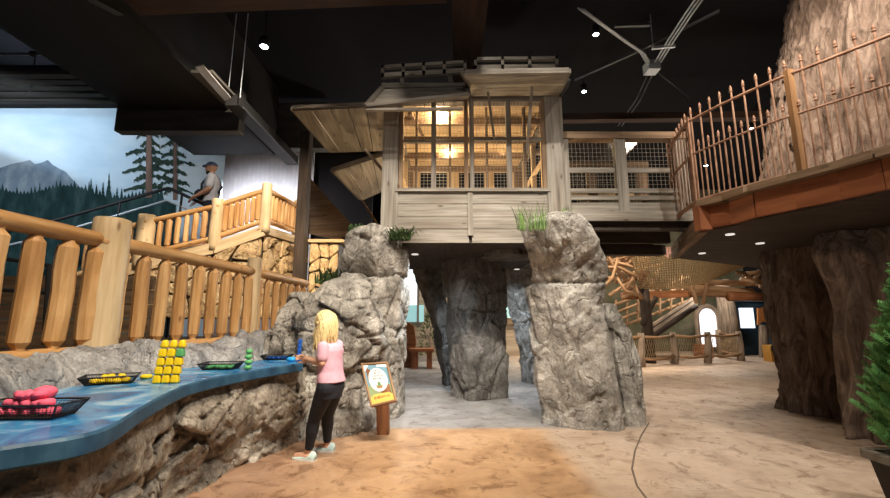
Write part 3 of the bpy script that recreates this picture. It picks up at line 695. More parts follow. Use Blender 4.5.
# ------------------------------------------------------------------ front log railing
def log(a, b, r0, r1=None, n=14, wob=.10, segs=8):
    a, b = V(a), V(b); r1 = r1 or r0
    pts = [a.lerp(b, i / segs) for i in range(segs + 1)]
    return MB().tube(pts, [r0 + (r1 - r0) * i / segs for i in range(segs + 1)], n, True, wob)
def baluster(mb, p0, p1, r, seed):
    rr = random.Random(seed); p0, p1 = V(p0), V(p1); L = (p1 - p0).length
    fr_ = [(0, .5), (.035, .55), (.085, .97), (.3, 1.0), (.5, .98), (.7, 1.0), (.915, .97), (.965, .55), (1, .5)]
    mb.tube([p0.lerp(p1, t) + V((rr.uniform(-1, 1), rr.uniform(-1, 1), 0)) * r * .06 for t, _ in fr_], [r * k for _, k in fr_], 9, True, .16)
RW = {}
def railing(name, label, pts, posts, post_mt, zb, dz_top, rtop, rbot, rbal, counts, rpost, post_over, post_under, seed=1, ends=True):
    """pts: world points of the top rail through the posts"""
    base = V(pts[0]); t = thing(name, label, 'railing', (base.x, base.y, base.z - dz_top))
    for i in range(len(pts) - 1):
        a, b = V(pts[i]), V(pts[i + 1]); dn = V((0, 0, -dz_top))
        part('top_rail', log(a, b, rtop, rtop * .94), M['log'], t, True)
        part('bottom_rail', log(a + dn, b + dn, rbot, rbot * .95), M['log'], t, True)
        n = counts[i]; rb_i = rbal[i]
        for k in range(n):
            f = (k + .55) / n
            mb = MB(); q = a.lerp(b, f); baluster(mb, q + dn + V((0, 0, rbot * .6)), q - V((0, 0, rtop * .6)), rb_i * random.Random(seed + k + i * 31).uniform(.88, 1.1), seed + k + 17 * i)
            part('baluster', mb, M['log'], t, False)
    for (p, r) in posts:
        p = V(p); h0, h1 = p.z - dz_top - post_under, p.z + post_over
        segs = 10
        po = part('post', MB().tube([V((p.x, p.y, h0 + (h1 - h0) * i / segs)) for i in range(segs)] + [V((p.x, p.y, h1 - .012)), V((p.x, p.y, h1))], [r * (1.04 - .06 * i / segs) for i in range(segs)] + [r * .97, r * .9], 22, True, .07), M[post_mt], t, True)
        if r > .1:
            for (ax, zz) in ((.5, -.02), (.2, -.16), (.35, -.72), (-.3, -.86)):
                d = V((math.cos(-PI / 2 + ax), math.sin(-PI / 2 + ax), 0)); c = V((p.x, p.y, p.z + zz)) + d * r * .97
                part('knot', MB().tube([c - d * .02, c + d * .001, c + d * .004], [.03, .027, .012], 10, True, .3), M['log'], po, True)
    return t
f0 = V((-3.22, 1.7, TZ)); f1 = Z(110, 242, TZ); f2 = Z(254, 272, TZ); f3 = rail_end
f1b = V((f1.x, f1.y, TZ))
railing('log_railing', 'chunky honey coloured log railing behind the blue counter', [f0, f1, f2, f3], [(f1, .15), (f2, .10)], 'logpale', BZ, TZ - BZ, .07, .055, [.078, .066, .06], [8, 9, 7], .13, .21, .10, 3)
# upper stair railing, stringers, stone wall
u = [P(60, 247, 7.4), P(147, 222, 7.6), P(218, 206, 7.8), P(267, 190, 8.0), P(297, 206, 9.6)]
UD = .62
railing('stair_railing', 'upper log railing climbing the stair to the landing', u, [(u[1], .145), (u[2], .11), (u[3], .10), (u[4], .08)], 'logpale', 0, UD, .055, .05, [.048] * 4, [8, 8, 9, 9], .1, .13, .25, 41)
st = thing('log_staircase', 'wooden stair and landing behind the front log railing', 'staircase', (-5, 8, .9))
def under(k, dz, dy=0): p = u[k]; return V((p.x, p.y + dy, p.z - UD - dz))
for i in range(3):
    a, b = under(i, .22), under(i + 1, .22)
    part('stringer', MB().bar(a, b, .2, .2), M['logpale'], st)
part('stringer', MB().bar(under(3, .2), under(4, .2), .16, .16), M['logpale'], st)
part('landing', MB().prism([under(3, .36), under(4, .36) + V((.1, 0, 0)), V((u[4].x, 10.6, u[3].z - UD - .36)), V((-6.3, 10.6, u[3].z - UD - .36)), V((-6.3, 9.2, u[3].z - UD - .36)), under(2, .36) + V((0, .4, 0))], (0, 0, -.12)), M['brown'], st)
sa, sb_ = under(0, .3), under(3, .3)
for k in range(9):
    q = sa.lerp(sb_, (k + .5) / 9); part('tread', MB().box((q.x - .24, q.y + .1, q.z - .06), (q.x + .24, q.y + 1.6, q.z)), M['interior'], st)
    if k < 6: part('riser', MB().box((q.x - .05, q.y + .12, q.z - .3), (q.x, q.y + 1.55, q.z - .06)), M['brown'], st)
# stone wall below the stair: fieldstones set in dark mortar
def stone_wall(name, label, quad_top, z0, depth, seed, w, h):
    """quad_top: list of world points along the top edge (front face)"""
    base = V((quad_top[0].x, quad_top[0].y, z0)); t = thing(name, label, 'wall', base)
    mb = MB()
    for i in range(len(quad_top) - 1):
        a, b = quad_top[i], quad_top[i + 1]; n = V((-(b - a).y, (b - a).x, 0)).normalized() * depth
        mb.hexa([V((a.x, a.y, z0)), V((b.x, b.y, z0)), V((b.x, b.y, z0)) + n, V((a.x, a.y, z0)) + n, a, b, b + n, a + n])
    part('mortar_core', mb, M['mortar'], t)
    r = random.Random(seed); k = 0
    for i in range(len(quad_top) - 1):
        a, b = quad_top[i], quad_top[i + 1]; L = V((b.x - a.x, b.y - a.y, 0)).length; d = V((b.x - a.x, b.y - a.y, 0)) / L; n = V((d.y, -d.x, 0))
        nc = max(1, round(L / w)); nr = max(1, round((max(a.z, b.z) - z0) / h)); gp = {}
        for x in range(nc + 1):
            for y in range(nr + 1):
                ed = x in (0, nc) or y in (0, nr)
                sx = L * (x + (0 if x in (0, nc) else r.uniform(-.3, .3))) / nc
                zt2 = a.z + (b.z - a.z) * sx / L
                gp[x, y] = (sx, z0 + (zt2 - z0) * (y + (0 if y in (0, nr) else r.uniform(-.3, .3) + (.25 if x % 2 else -.2))) / nr)
        for y in range(nr - 1, -1, -1):
            for x in range(nc):
                cs = [gp[x, y], gp[x + 1, y], gp[x + 1, y + 1], gp[x, y + 1]]; poly = []
                mx_, mz_ = sum(c[0] for c in cs) / 4, sum(c[1] for c in cs) / 4
                for q in range(4):
                    p0, p1 = cs[q], cs[(q + 1) % 4]
                    poly.append((p0[0] * .86 + mx_ * .14, p0[1] * .86 + mz_ * .14))
                    for f in (.33, .67): jj = r.uniform(.90, .97); poly.append(((p0[0] + (p1[0] - p0[0]) * f - mx_) * jj + mx_, (p0[1] + (p1[1] - p0[1]) * f - mz_) * jj + mz_))
                m = len(poly); loops = []; hh = r.uniform(.05, .09); tl = (r.uniform(-.08, .08), r.uniform(-.08, .08))
                for sc, dep in ((1, -.02), (1, hh * .6), (.93, hh * .9), (.6, hh), (.2, hh * 1.02)):
                    loops.append([V((a.x, a.y, 0)) + d * (mx_ + (px - mx_) * sc) + V((0, 0, mz_ + (pz_ - mz_) * sc)) + n * (dep + ((px - mx_) * tl[0] + (pz_ - mz_) * tl[1] if sc < 1 or dep > 0 else 0) + .012 * r.uniform(-1, 1) * (dep > 0)) for px, pz_ in poly])
                vv = [p for lo in loops for p in lo]; ff = [(l * m + q, l * m + (q + 1) % m, (l + 1) * m + (q + 1) % m, (l + 1) * m + q) for l in range(4) for q in range(m)] + [tuple(4 * m + q for q in range(m))]
                if k < 100: part('stone', MB().add(vv, ff), M['stone'], t, False)
                k += 1
    return t
wall_top = [under(1, .3), under(2, .3), under(3, .3), under(4, .3)]
stone_wall('stone_wall', 'yellow fieldstone wall under the upper stair and landing', wall_top, 1.3, .5, 5, .40, .36)
q0, q1 = P(311, 243, 9.7), P(339, 243, 9.7)
sc_ = stone_wall('stone_pier', 'lit yellow fieldstone pier with wooden cap behind the dark column', [q0, q1], .9, .5, 9, .2, .36)
part('wooden_cap', MB().box((q0.x - .1, q0.y - .12, q0.z), (q1.x + .12, q0.y + .6, q0.z + .07)), M['interior'], sc_)
sl = MB().slab([P(303, 170, 10.8), P(352, 225, 10.8), P(345, 242, 10.8), P(303, 232, 10.8)], (0, .06, 0))
sbd = thing('slanted_board', 'dim brown boarding in the shadow behind the fieldstone pier', 'boarding', V((-2.9, 10.8, 0)))
part('board', sl, M['brown'], sbd)
for px_, py_ in ((306, 232), (343, 241)): q_ = P(px_, py_, 10.8); part('post', MB().box((q_.x - .06, 10.8, 0), (q_.x + .06, 10.9, q_.z + .1)), M['timber'], sbd)
hr = thing('black_handrail', 'black metal handrail of the rear ramp in front of the mural', 'handrail', P(100, 215, 9))
HPx = [(-20, 237), (30, 227), (60, 219), (120, 202), (168, 188), (182, 194), (207, 206)]
HY = [7.8, 8.1, 8.3, 8.6, 8.9, 9.0, 9.2]
hpts = [P(px, py, Y) for (px, py), Y in zip(HPx, HY)]
part('top_rail', MB().tube(hpts, .035, 8), M['black'], hr, True)
part('lower_rail', MB().tube([p - V((0, 0, .28)) for p in hpts], .022, 8), M['metal'], hr, True, label='thin steel lower rail')
for p in hpts[1::2]: part('post', MB().tube([p, V((p.x, p.y, .9))], .025, 8), M['black'], hr)
bg = thing('black_gate_rail', 'thin black metal rail seen between the nearest log balusters', 'handrail', P(45, 300, 3.6))
part('post', MB().tube([P(50, 265, 3.9), P(45, 345, 3.9)], .025, 8), M['black'], bg)
part('top_bar', MB().tube([P(0, 258, 3.9), P(52, 266, 3.9)], .018, 8), M['black'], bg)
part('lower_bar', MB().tube([P(0, 290, 3.9), P(50, 293, 3.9)], .018, 8), M['black'], bg)
bs = thing('board_screen', 'tan horizontal board wall behind the nearest log balusters', 'screen', (-5.5, 5.6, .9))
for k in range(5):
    part('board', MB().box((-6.8, 5.6, .92 + k * .19), (-3.9, 5.66, 1.10 + k * .19)), M['brown'], bs)

# ------------------------------------------------------------------ rock pillars and boulders
def rock_thing(name, lofts, mt_, label, seed, **kw):
    mb = MB()
    for i, rows in enumerate(lofts): rock_loft(mb, rows, seed=seed + i * 3.1, **kw)
    return solo(name, mb, mt_, label, 'rock', None, True)
main = pixrows([(216, 542, 580, 5.0, .22), (224, 525, 590, 5.05, .30), (243, 529, 601, 5.15, .34), (270, 536, 608, 5.4, .38), (283, 537, 607, 5.5, .40), (288, 531, 604, 5.5, .44), (315, 534, 601, 5.55, .42), (345, 539, 608, 5.6, .42), (380, 543, 614, 5.6, .42), (410, 548, 620, 5.6, .40)])
side = pixrows([(308, 596, 612, 5.9, .16), (330, 598, 626, 5.85, .24), (360, 602, 637, 5.8, .28), (395, 608, 641, 5.75, .30)])
rock_thing('rock_pillar', [main, side], M['rock'], 'tall leaning grey rock pillar at the centre under the tower corner', 3.3, cell=(.5, .5, 1.2), amp=.048, crack=.02, cuts=[P(560, 281, 5.1).z], K=5, dr=(.84, 1.0), groove=.04)
dark = pixrows([(247, 441, 497, 7.5, .45), (265, 445, 499, 7.5, .45), (300, 449, 502, 7.5, .45), (340, 450, 504, 7.5, .45), (380, 454, 504, 7.5, .42)])
rock_thing('rock_pillar', [dark], M['rockshade'], 'broad shadowed rock pillar in the middle under the tower', 9.1, cell=(.55, .55, 1.0), amp=.045, blocks=2, K=5, dr=(.86, 1.0))
slim = pixrows([(262, 414, 440, 8.9, .35), (300, 425, 446, 8.9, .33), (330, 434, 452, 8.9, .3), (372, 441, 456, 8.9, .3)])
rock_thing('rock_pillar', [slim], M['rockshade'], 'slim leaning rock pillar just left behind the broad shadowed pillar', 12.4, cell=(.5, .5, 1.0), amp=.08, blocks=2)
backp = pixrows([(262, 494, 545, 9.2, .4), (290, 502, 545, 9.2, .4), (320, 514, 547, 9.2, .36), (370, 522, 549, 9.2, .34)])
rock_thing('rock_pillar', [backp], M['rock'], 'rear rock pillar lit bluish between the broad and the centre pillars', 15.2, cell=(.5, .5, .9), amp=.09, blocks=2)
lin = MB(); rock_loft(lin, [(P(515, 258, 6.5).z, P(512, 250, 6.5).x, 6.5, .42, .4), (P(515, 241, 6.5).z - .06, P(512, 250, 6.5).x, 6.5, .46, .42)], 64, 14, 21.0, amp=.05, blocks=1)
solo('rock_lintel', lin, M['rockshade'], 'rock lintel bridging the shadowed and the centre pillars below the tower floor', 'rock', None, True)
bl1 = pixrows([(279, 338, 368, 5.7, .30), (284, 322, 377, 5.65, .45), (296, 308, 383, 5.6, .60), (315, 294, 387, 5.6, .70), (345, 288, 388, 5.6, .76), (385, 290, 376, 5.6, .76), (425, 294, 366, 5.6, .76)])
bl2 = pixrows([(280, 370, 386, 6.15, .3), (290, 362, 394, 6.1, .42), (320, 360, 399, 6.05, .45), (350, 362, 398, 6.05, .45), (385, 368, 396, 6.05, .45)])
bl0 = pixrows([(297, 296, 316, 6.0, .3), (310, 283, 322, 5.95, .45), (340, 272, 328, 5.85, .55), (390, 268, 332, 5.8, .6)])
rock_thing('boulder', [bl1, bl2, bl0], M['rock'], 'big rounded grey boulder mass behind the girl and the sign', 5.6, cell=(.75, .75, .6), amp=.09, crack=.035, blocks=3, K=9)
cap = pixrows([(231, 356, 398, 5.85, .40), (237, 350, 405, 5.85, .46), (262, 347, 408, 5.9, .46), (273, 350, 407, 5.95, .44), (279, 353, 405, 5.98, .42), (310, 360, 405, 6.05, .42), (360, 364, 403, 6.1, .42)])
rock_thing('rock_pillar', [cap], M['rock'], 'square topped rock pillar under the left corner of the tower', 18.7, cell=(.8, .8, .7), amp=.045, crack=.03, tiltcap=.03, cuts=[P(375, 276, 5.9).z, P(375, 325, 6.2).z], K=5, dr=(.98, 1.08))

def tuft(name, label, c, n, h, spread, mt_, seed, wid=.012, droop=.6):
    r = random.Random(seed); mb = MB(); c = V(c)
    for i in range(n):
        a = r.random() * 2 * PI; o = c + V((r.uniform(-1, 1) * spread[0], r.uniform(-1, 1) * spread[1], 0)); hh = h * r.uniform(.45, 1.1); out = V((math.cos(a), math.sin(a), 0)) * hh * r.uniform(.15, droop); sd = V((-math.sin(a), math.cos(a), 0)) * wid
        pts = [o, o + out * .3 + V((0, 0, hh * .5)), o + out * .7 + V((0, 0, hh * .85)), o + out + V((0, 0, hh * (.95 if droop < 1 else .5)))]
        w = [1, .9, .55, .05]; vv = []
        for p, k in zip(pts, w): vv += [p - sd * k, p + sd * k]
        mb.add(vv, [(0, 1, 3, 2), (2, 3, 5, 4), (4, 5, 7, 6)])
    return solo(name, mb, mt_, label, 'plant', org=c)
tuft('grass_tuft', 'green grass tuft growing on top of the centre rock pillar', P(532, 230, 4.8), 110, .30, (.17, .09), M['leaf'], 2, .004)
tuft('grass_tuft', 'thin green grass at the foot of the right tower post', P(566, 221, 4.95), 50, .2, (.07, .04), M['leaf'], 4, .004)
tuft('trailing_fern', 'dark trailing fern on the rock at the foot of the left tower post', P(400, 240, 5.42), 200, .17, (.13, .07), M['fern'], 6, .009, 1.6)
tuft('trailing_fern', 'dark low fern on the left edge of the square topped rock pillar', P(362, 233, 5.75), 90, .13, (.18, .1), M['fern'], 8, .02, 1.0)
tuft('trailing_fern', 'small fern growing below the fieldstone pier above the boulder', P(331, 284, 6.6), 70, .25, (.22, .12), M['fern'], 10, .02, .9)

# ------------------------------------------------------------------ tower
TY = 5.65; TB = 8.7
tw = thing('wooden_tower', 'weathered grey wooden lookout tower with open shutters raised on rock pillars', 'tower', (.4, TY, 2.2))
xl = P(390, 170, TY).x; xr = P(557, 170, TY).x
def TX(px, py=190): return P(px, py, TY).x
def TZz(py, px=470, Y=TY): return P(px, py, Y).z
pw = .20
zf = TZz(243)
part('floor_slab', MB().box((xl - .05, TY + .02, zf), (xr + .1, TB, zf + .12)), M['timber'], tw)
part('post', MB().box((TX(382), TY - .05, TZz(232)), (TX(398), TY + .2, TZz(104))), M['grey'], tw)
part('post', MB().box((TX(547), TY - .05, TZz(216)), (TX(565), TY + .2, TZz(95))), M['grey'], tw)
for xx in (xl, xr): part('rear_post', MB().box((xx - .1, TB - .2, zf), (xx + .1, TB, TZz(100))), M['brown'], tw)
# plank skirt: four rows, split at the centre batten
ys = [191, 204.5, 217.5, 229.5, 243.5]
for i in range(4):
    for (a, b) in ((398, 468.5), (471.5, 547)):
        part('skirt_plank', MB().box((TX(a), TY - .02 + .006 * (i % 2), TZz(ys[i + 1] - .6)), (TX(b), TY + .03, TZz(ys[i]))), M['grey'], tw)
part('skirt_batten', MB().box((TX(467.5), TY - .045, TZz(236)), (TX(472.5), TY - .02, TZz(190))), M['grey'], tw)
part('window_sill', MB().box((TX(396), TY - .07, TZz(192.5)), (TX(549), TY + .05, TZz(189.5))), M['grey'], tw)
# side skirts
for xx in (xl, xr - .0):
    for i in range(4): part('side_plank', MB().box((xx - .03, TY + .2, TZz(ys[i + 1])), (xx + .03, TB, TZz(ys[i]) - .006)), M['greyd'], tw)
part('top_plate', MB().box((xl, TY - .02, TZz(102)), (xr, TY + .12, TZz(97))), M['greyd'], tw)
for xx in (xl, xr): part('side_plate', MB().box((xx - .06, TY, TZz(103)), (xx + .06, TB, TZz(96))), M['greyd'], tw)
# window mullions, transom, wire mesh
for a, b in ((398.5, 402.5), (431, 436), (464.5, 468.5), (470, 474.5), (507.5, 512.5), (543.5, 547)):
    part('mullion', MB().box((TX(a), TY - .03, TZz(190)), (TX(b), TY + .06, TZz(100))), M['greyd' if b - a > 4.4 else 'brown'], tw)
for a, b in ((413.5, 416), (449, 451.5), (488, 490.5), (528, 531)): part('inner_stud', MB().box((TX(a), TY + .22, TZz(192)), (TX(b), TY + .28, TZz(100))), M['brown'], tw)
part('transom', MB().box((TX(400), TY - .015, TZz(142.5)), (TX(466), TY + .04, TZz(140))), M['greyd'], tw)
part('transom', MB().box((TX(474), TY - .015, TZz(140.5)), (TX(545), TY + .04, TZz(138))), M['greyd'], tw)
for a, b in ((402, 431), (436, 465), (474, 508), (512, 544)):
    me = MB(); x0, x1 = TX(a), TX(b); z0, z1 = TZz(190), TZz(99); s = .047
    n = int((x1 - x0) / s); m = int((z1 - z0) / s)
    for k in range(1, n): me.tube([(x0 + (x1 - x0) * k / n, TY + .02, z0), (x0 + (x1 - x0) * k / n, TY + .02, z1)], .0026, 4, False)
    for k in range(1, m): me.tube([(x0, TY + .02, z0 + (z1 - z0) * k / m), (x1, TY + .02, z0 + (z1 - z0) * k / m)], .0026, 4, False)
    part('wire_mesh', me, M['wire'], tw)
# side lattice: studs on the left and right walls, rear wall with two dark openings, boarded ceiling
for xx in (xl, xr):
    for yy in (6.35, 7.1, 7.9): part('side_stud', MB().box((xx - .04, yy, TZz(190)), (xx + .04, yy + .08, TZz(100))), M['interior'], tw)
    part('side_rail', MB().box((xx - .03, TY, TZz(141)), (xx + .03, TB, TZz(138))), M['interior'], tw)
zc = TZz(101)
zrl = P(470, 172, TB).z
for k in range(5):
    a = TX(397) + (TX(549) - TX(397)) * k / 5; b = TX(397) + (TX(549) - TX(397)) * (k + 1) / 5 - .012
    part('rear_board', MB().box((a, TB - .08, P(470, 158, TB).z), (b, TB - .03, zc)), M['interior'], tw)
for a, b in ((xl, xl + .25), (.05, .3), (.85, 1.05), (xr - .22, xr)): part('rear_stud', MB().box((a, TB - .09, zf), (b, TB - .03, P(470, 156, TB).z)), M['interior'], tw)
part('rear_skirt', MB().box((xl, TB - .09, zf), (xr, TB - .04, P(470, 206, TB).z)), M['interior'], tw)
for k in range(9):
    y0 = TY + .15 + k * (TB - TY - .15) / 9; part('ceiling_board', MB().box((xl, y0, zc + .02), (xr, y0 + .30, zc + .05)), M['interior'], tw)
for k, yy in enumerate((6.2, 6.9, 7.6, 8.3)): part('ceiling_joist', MB().box((xl, yy, zc - .09), (xr, yy + .07, zc + .02)), M['brown'], tw)
for (a, b) in ((P(410, 112, 6.0), P(432, 150, 7.6)), (P(540, 112, 6.0), P(520, 150, 7.6)), (P(470, 108, 6.4), P(462, 150, 8.2))): part('brace', MB().bar(a, b, .05, .07), M['brown'], tw)
part('cross_beam', MB().bar(P(400, 131, 7.2), P(545, 128, 7.2), .09, .11), M['interior'], tw)
part('tie_beam', MB().bar(P(402, 152, 8.3), P(545, 152, 8.3), .09, .11), M['interior'], tw)
# shutters: five plank flaps with frames and prop sticks
def flap(pts, n, mt_, thick=.035, across=False, nm='shutter', frame=True):
    """pts: hinge0, hinge1, outer1, outer0"""
    h0, h1, o1, o0 = [V(p) for p in pts]; nrm = (h1 - h0).cross(o0 - h0).normalized() * thick
    if nrm.z < 0: nrm = -nrm
    mb = MB(); e = .012
    for k in range(n):
        t0, t1 = k / n + e / 2, (k + 1) / n - e / 2
        if across: q = [h0.lerp(h1, t0), h0.lerp(h1, t1), o0.lerp(o1, t1), o0.lerp(o1, t0)]
        else: q = [h0.lerp(o0, t0), h1.lerp(o1, t0), h1.lerp(o1, t1), h0.lerp(o0, t1)]
        mb.slab(q, nrm)
    s = part(nm, mb, mt_, tw)
    fm = MB()
    for a, b in ((h0, h1), (o0, o1), (h0, o0), (h1, o1)): fm.bar(a + nrm * 1.4, b + nrm * 1.4, .07, .05)
    part('shutter_frame', fm, M['greyd'], s); return s
hz = TZz(98)
flap([(TX(472, 98), TY - .04, hz), (TX(558, 98), TY - .04, hz), P(568, 75, 4.75), P(464, 77, 4.75)], 6, M['grey'])
part('shutter_edge', MB().bar(P(464, 74, 4.73), P(568, 72, 4.73), .05, .035), M['grey'], tw)
flap([P(383, 91, 5.55), P(466, 89, 5.55), P(468, 99, 5.0), P(367, 110, 5.0)], 4, M['grey'])
part('shutter_edge', MB().bar(P(366, 110, 4.98), P(463, 109, 4.98), .05, .03), M['grey'], tw)
part('header_board', MB().box((P(382, 92, TY).x, TY - .06, TZz(99)), (P(468, 92, TY).x, TY, TZz(85))), M['greyd'], tw)
part('prop_stick', MB().bar(P(494, 138, 5.5), P(488, 92, 5.0), .03, .035), M['greyd'], tw)
part('prop_stick', MB().bar(P(527, 150, 5.5), P(532, 86, 4.95), .035, .035), M['greyd'], tw)
flap([P(384, 107, 5.75), P(384, 151, 7.0), P(330, 153, 7.0), P(293, 111, 5.65)], 5, M['awning'], across=False)
flap([P(386, 155, 7.15), P(386, 190, 8.6), P(361, 201, 8.6), P(333, 172, 7.15)], 4, M['awning'])
part('prop_stick', MB().bar(P(384, 172, 6.6), P(365, 149, 6.5), .04, .04), M['grey'], tw)
part('prop_stick', MB().bar(P(384, 235, 8.1), P(362, 200, 8.5), .035, .035), M['brown'], tw)
# roof frames on top
def roof_frame(x0, x1, yt, yb, Y, n, tilt):
    mb = MB(); a0, a1 = P(x0, yb + tilt, Y), P(x1, yb, Y); b0, b1 = P(x0, yt + tilt, Y), P(x1, yt, Y)
    hb = V((0, 0, .065))
    mb.slab([a0, a1, a1 + V((0, .06, 0)), a0 + V((0, .06, 0))], hb); mb.slab([b0 - V((0, 0, .045)), b1 - V((0, 0, .045)), b1 + V((0, .06, -.045)), b0 + V((0, .06, -.045))], (0, 0, .045))
    for k in range(n + 1):
        f = k / n * .97 + .0; p = a0.lerp(a1, f); q = b0.lerp(b1, f); w = (a1 - a0) * .035
        mb.hexa([p, p + w, p + w + V((0, .05, 0)), p + V((0, .05, 0)), q, q + w, q + w + V((0, .05, 0)), q + V((0, .05, 0))])
    part('roof_frame', mb, M['grey'], tw)
roof_frame(381, 466, 60, 72, 5.5, 4, 5)
roof_frame(474, 558, 56, 68, 5.5, 3, 1)
part('roof_post', MB().bar(P(404, 92, 5.6), P(402, 78, 5.5), .05, .05), M['greyd'], tw); part('roof_post', MB().bar(P(452, 88, 5.6), P(450, 76, 5.5), .05, .05), M['greyd'], tw)
part('roof_deck', MB().box((TX(383, 80), TY, TZz(90) + .0), (TX(552, 80), TB, TZz(90) + .06)), M['timber'], tw)
part('roof_bracket', MB().tube([P(566, 78, 5.3), P(569, 80, 5.3), P(566, 88, 5.45), P(560, 96, 5.6)], .025, 6), M['dmetal'], tw)
for i, (px, py, Y) in enumerate(((440, 113, 6.1), (449, 150, 7.6), (505, 148, 7.6))):
    p = P(px, py, Y); t = thing('light_bulb', 'bare warm bulb inside the tower, ' + ('nearest, upper left window', 'lower left window', 'lower right window')[i], 'light', p)
    part('bulb', MB().ball(p, .035), M['bulb'], t, True); part('socket', MB().tube([p + V((0, 0, .03)), p + V((0, 0, .08))], .015, 8), M['black'], t); part('cord', MB().tube([p + V((0, 0, .08)), V((p.x, p.y, zc + .02))], .006, 5), M['black'], t)
# under-tower lights
for px, py, lab in ((415, 254, 'recessed downlight under the tower floor near its left edge'), (517, 269, 'recessed downlight under the tower floor between the pillars')):
    p = Z(px, py, zf - .004); solo('downlight', MB().lathe(p - V((0, 0, .012)), [(.035, 0), (.055, 0), (.055, .012)], 18), M['lampdim'], lab, 'light')

# ------------------------------------------------------------------ footbridge
BY0, BY1 = 5.75, 7.0
br = thing('footbridge', 'grey plank footbridge with wire mesh sides joining tower and balcony', 'footbridge', (2.4, BY0, 2.3))
def bx(px, py=190, Y=BY0): return P(px, py, Y).x
def bz(py, Y=BY0): return P(630, py, Y).z
x0, x1 = bx(566), bx(689)
part('deck', MB().box((x0, BY0 - .04, bz(220)), (x1, BY1, bz(212))), M['grey'], br)
part('fascia_board', MB().box((x0, BY0 - .07, bz(222)), (x1, BY0 - .04, bz(212.5))), M['grey'], br)
for k, yy in enumerate((BY0 + .02, BY0 + .6, BY1 - .12)): part('joist', MB().box((x0, yy, bz(235 if k else 230)), (x1, yy + .1, bz(220))), M['timber'], br)
part('beam', MB().box((x0 - .2, BY1 - .3, bz(244)), (x1 + .1, BY1 - .1, bz(233))), M['timber'], br)
for side, yy, mt_ in ((0, BY0, 'grey'), (1, BY1 - .08, 'brown')):
    for a, b in ((565, 570), (617, 628), (679, 689)):
        part('post', MB().box((bx(a), yy - .03, bz(221)), (bx(b), yy + .07, bz(139))), M[mt_], br)
    part('top_rail', MB().box((bx(563), yy - .05, bz(139.5)), (bx(691), yy + .12, bz(133))), M[mt_ if side else 'brown'], br)
    part('rail_board', MB().box((bx(565), yy + .02, bz(172)), (bx(673), yy + .05, bz(167))), M['interior' if side else 'grey'], br)
    part('rail_board', MB().box((bx(568), yy - .02, bz(193)), (bx(687), yy + .02, bz(189))), M[mt_], br)
    part('rail_board', MB().box((bx(568), yy - .02, bz(200)), (bx(687), yy + .02, bz(196))), M[mt_], br)
    part('kick_board', MB().box((bx(568), yy - .02, bz(212.5)), (bx(687), yy + .02, bz(203))), M[mt_], br)
    me = MB(); z0_, z1_ = bz(200), bz(141); s = .06
    n = int((x1 - x0) / s); m = int((z1_ - z0_) / s)
    for k in range(n): me.tube([(x0 + s * k, yy + .03, z0_), (x0 + s * k, yy + .03, z1_)], .0028, 4, False)
    for k in range(m): me.tube([(x0, yy + .03, z0_ + s * k), (x1, yy + .03, z0_ + s * k)], .0028, 4, False)
    part('wire_mesh', me, M['wire'], br)
pr = MB(); q = [P(566, 141, 8.2), P(640, 141, 8.2), P(618, 166, 7.3), P(566, 166, 7.3)]
for k in range(7):
    a, b = k / 7, (k + .93) / 7; pr.slab([q[0].lerp(q[1], a), q[0].lerp(q[1], b), q[3].lerp(q[2], b), q[3].lerp(q[2], a)], (0, 0, .04))
pa = thing('plank_awning', 'sloping brown plank awning behind the footbridge mesh', 'awning', V((2.6, 7.7, 0)))
part('plank_roof', pr, M['awning'], pa)
for q_ in (q[0], q[3]): part('post', MB().box((q_.x - .05, q_.y - .05, 0), (q_.x + .05, q_.y + .05, q_.z)), M['timber'], pa)

# ------------------------------------------------------------------ balcony deck and iron railing
DZ = P(694, 205, 4.9).z
path_b = [Z(694, 206, DZ), Z(728, 196, DZ), Z(760, 187.5, DZ), Z(790, 180, DZ), Z(822, 173, DZ), Z(856, 165.5, DZ), Z(890, 158, DZ), Z(930, 149, DZ), Z(990, 136, DZ)]
bd = thing('balcony_deck', 'raised brown balcony deck with rust orange fascia beneath the iron railing', 'balcony', (4, 5, 2.2))
zu = P(710, 229, 4.7).z
ug = [Z(676, 258, zu), Z(706, 231, zu), Z(735, 226, zu), Z(760, 219, zu), Z(800, 211, zu), Z(845, 202, zu), Z(890, 192, zu), Z(935, 183, zu), Z(995, 170, zu)]
far_ = [V((ug[-1].x + 3, 2.2, zu)), V((8.5, 3.5, zu)), Z(775, 270, zu)]
zt = DZ - .06
part('deck_slab', MB().prism(ug + far_, (0, 0, zt - zu)), M['timber'], bd)
fz0, fz1 = zu + .02, DZ - .07
fp = [V((p.x, p.y, 0)) for p in [ug[1], ug[2], ug[3], ug[4], ug[5], ug[6], ug[7], ug[8]]]
cen = V((6, 6.5, 0))
for i in range(len(fp) - 1):
    a, b = fp[i], fp[i + 1]; n = V(((b - a).y, -(b - a).x, 0)).normalized()
    if n.dot(cen - a) > 0: n = -n
    n *= .05
    part('fascia', MB().hexa([a + V((0, 0, fz0)), b + V((0, 0, fz0)), b + n + V((0, 0, fz0)), a + n + V((0, 0, fz0)), a + V((0, 0, fz1)), b + V((0, 0, fz1)), b + n + V((0, 0, fz1)), a + n + V((0, 0, fz1))]), M['rustbeam'], bd)
    part('edge_board', MB().bar(a + n * 1.4 + V((0, 0, fz1 + .04)), b + n * 1.4 + V((0, 0, fz1 + .04)), .16, .07), M['brown'], bd)
part('end_trim', MB().bar(ug[0] + V((-.03, 0, .08)), ug[1] + V((-.03, 0, .08)), .08, .2), M['brown'], bd)
part('bracket', MB().box((fp[0].x - .12, fp[0].y - .1, fz0 - .02), (fp[0].x + .02, fp[0].y + .02, fz1 + .02)), M['rustbeam'], bd)
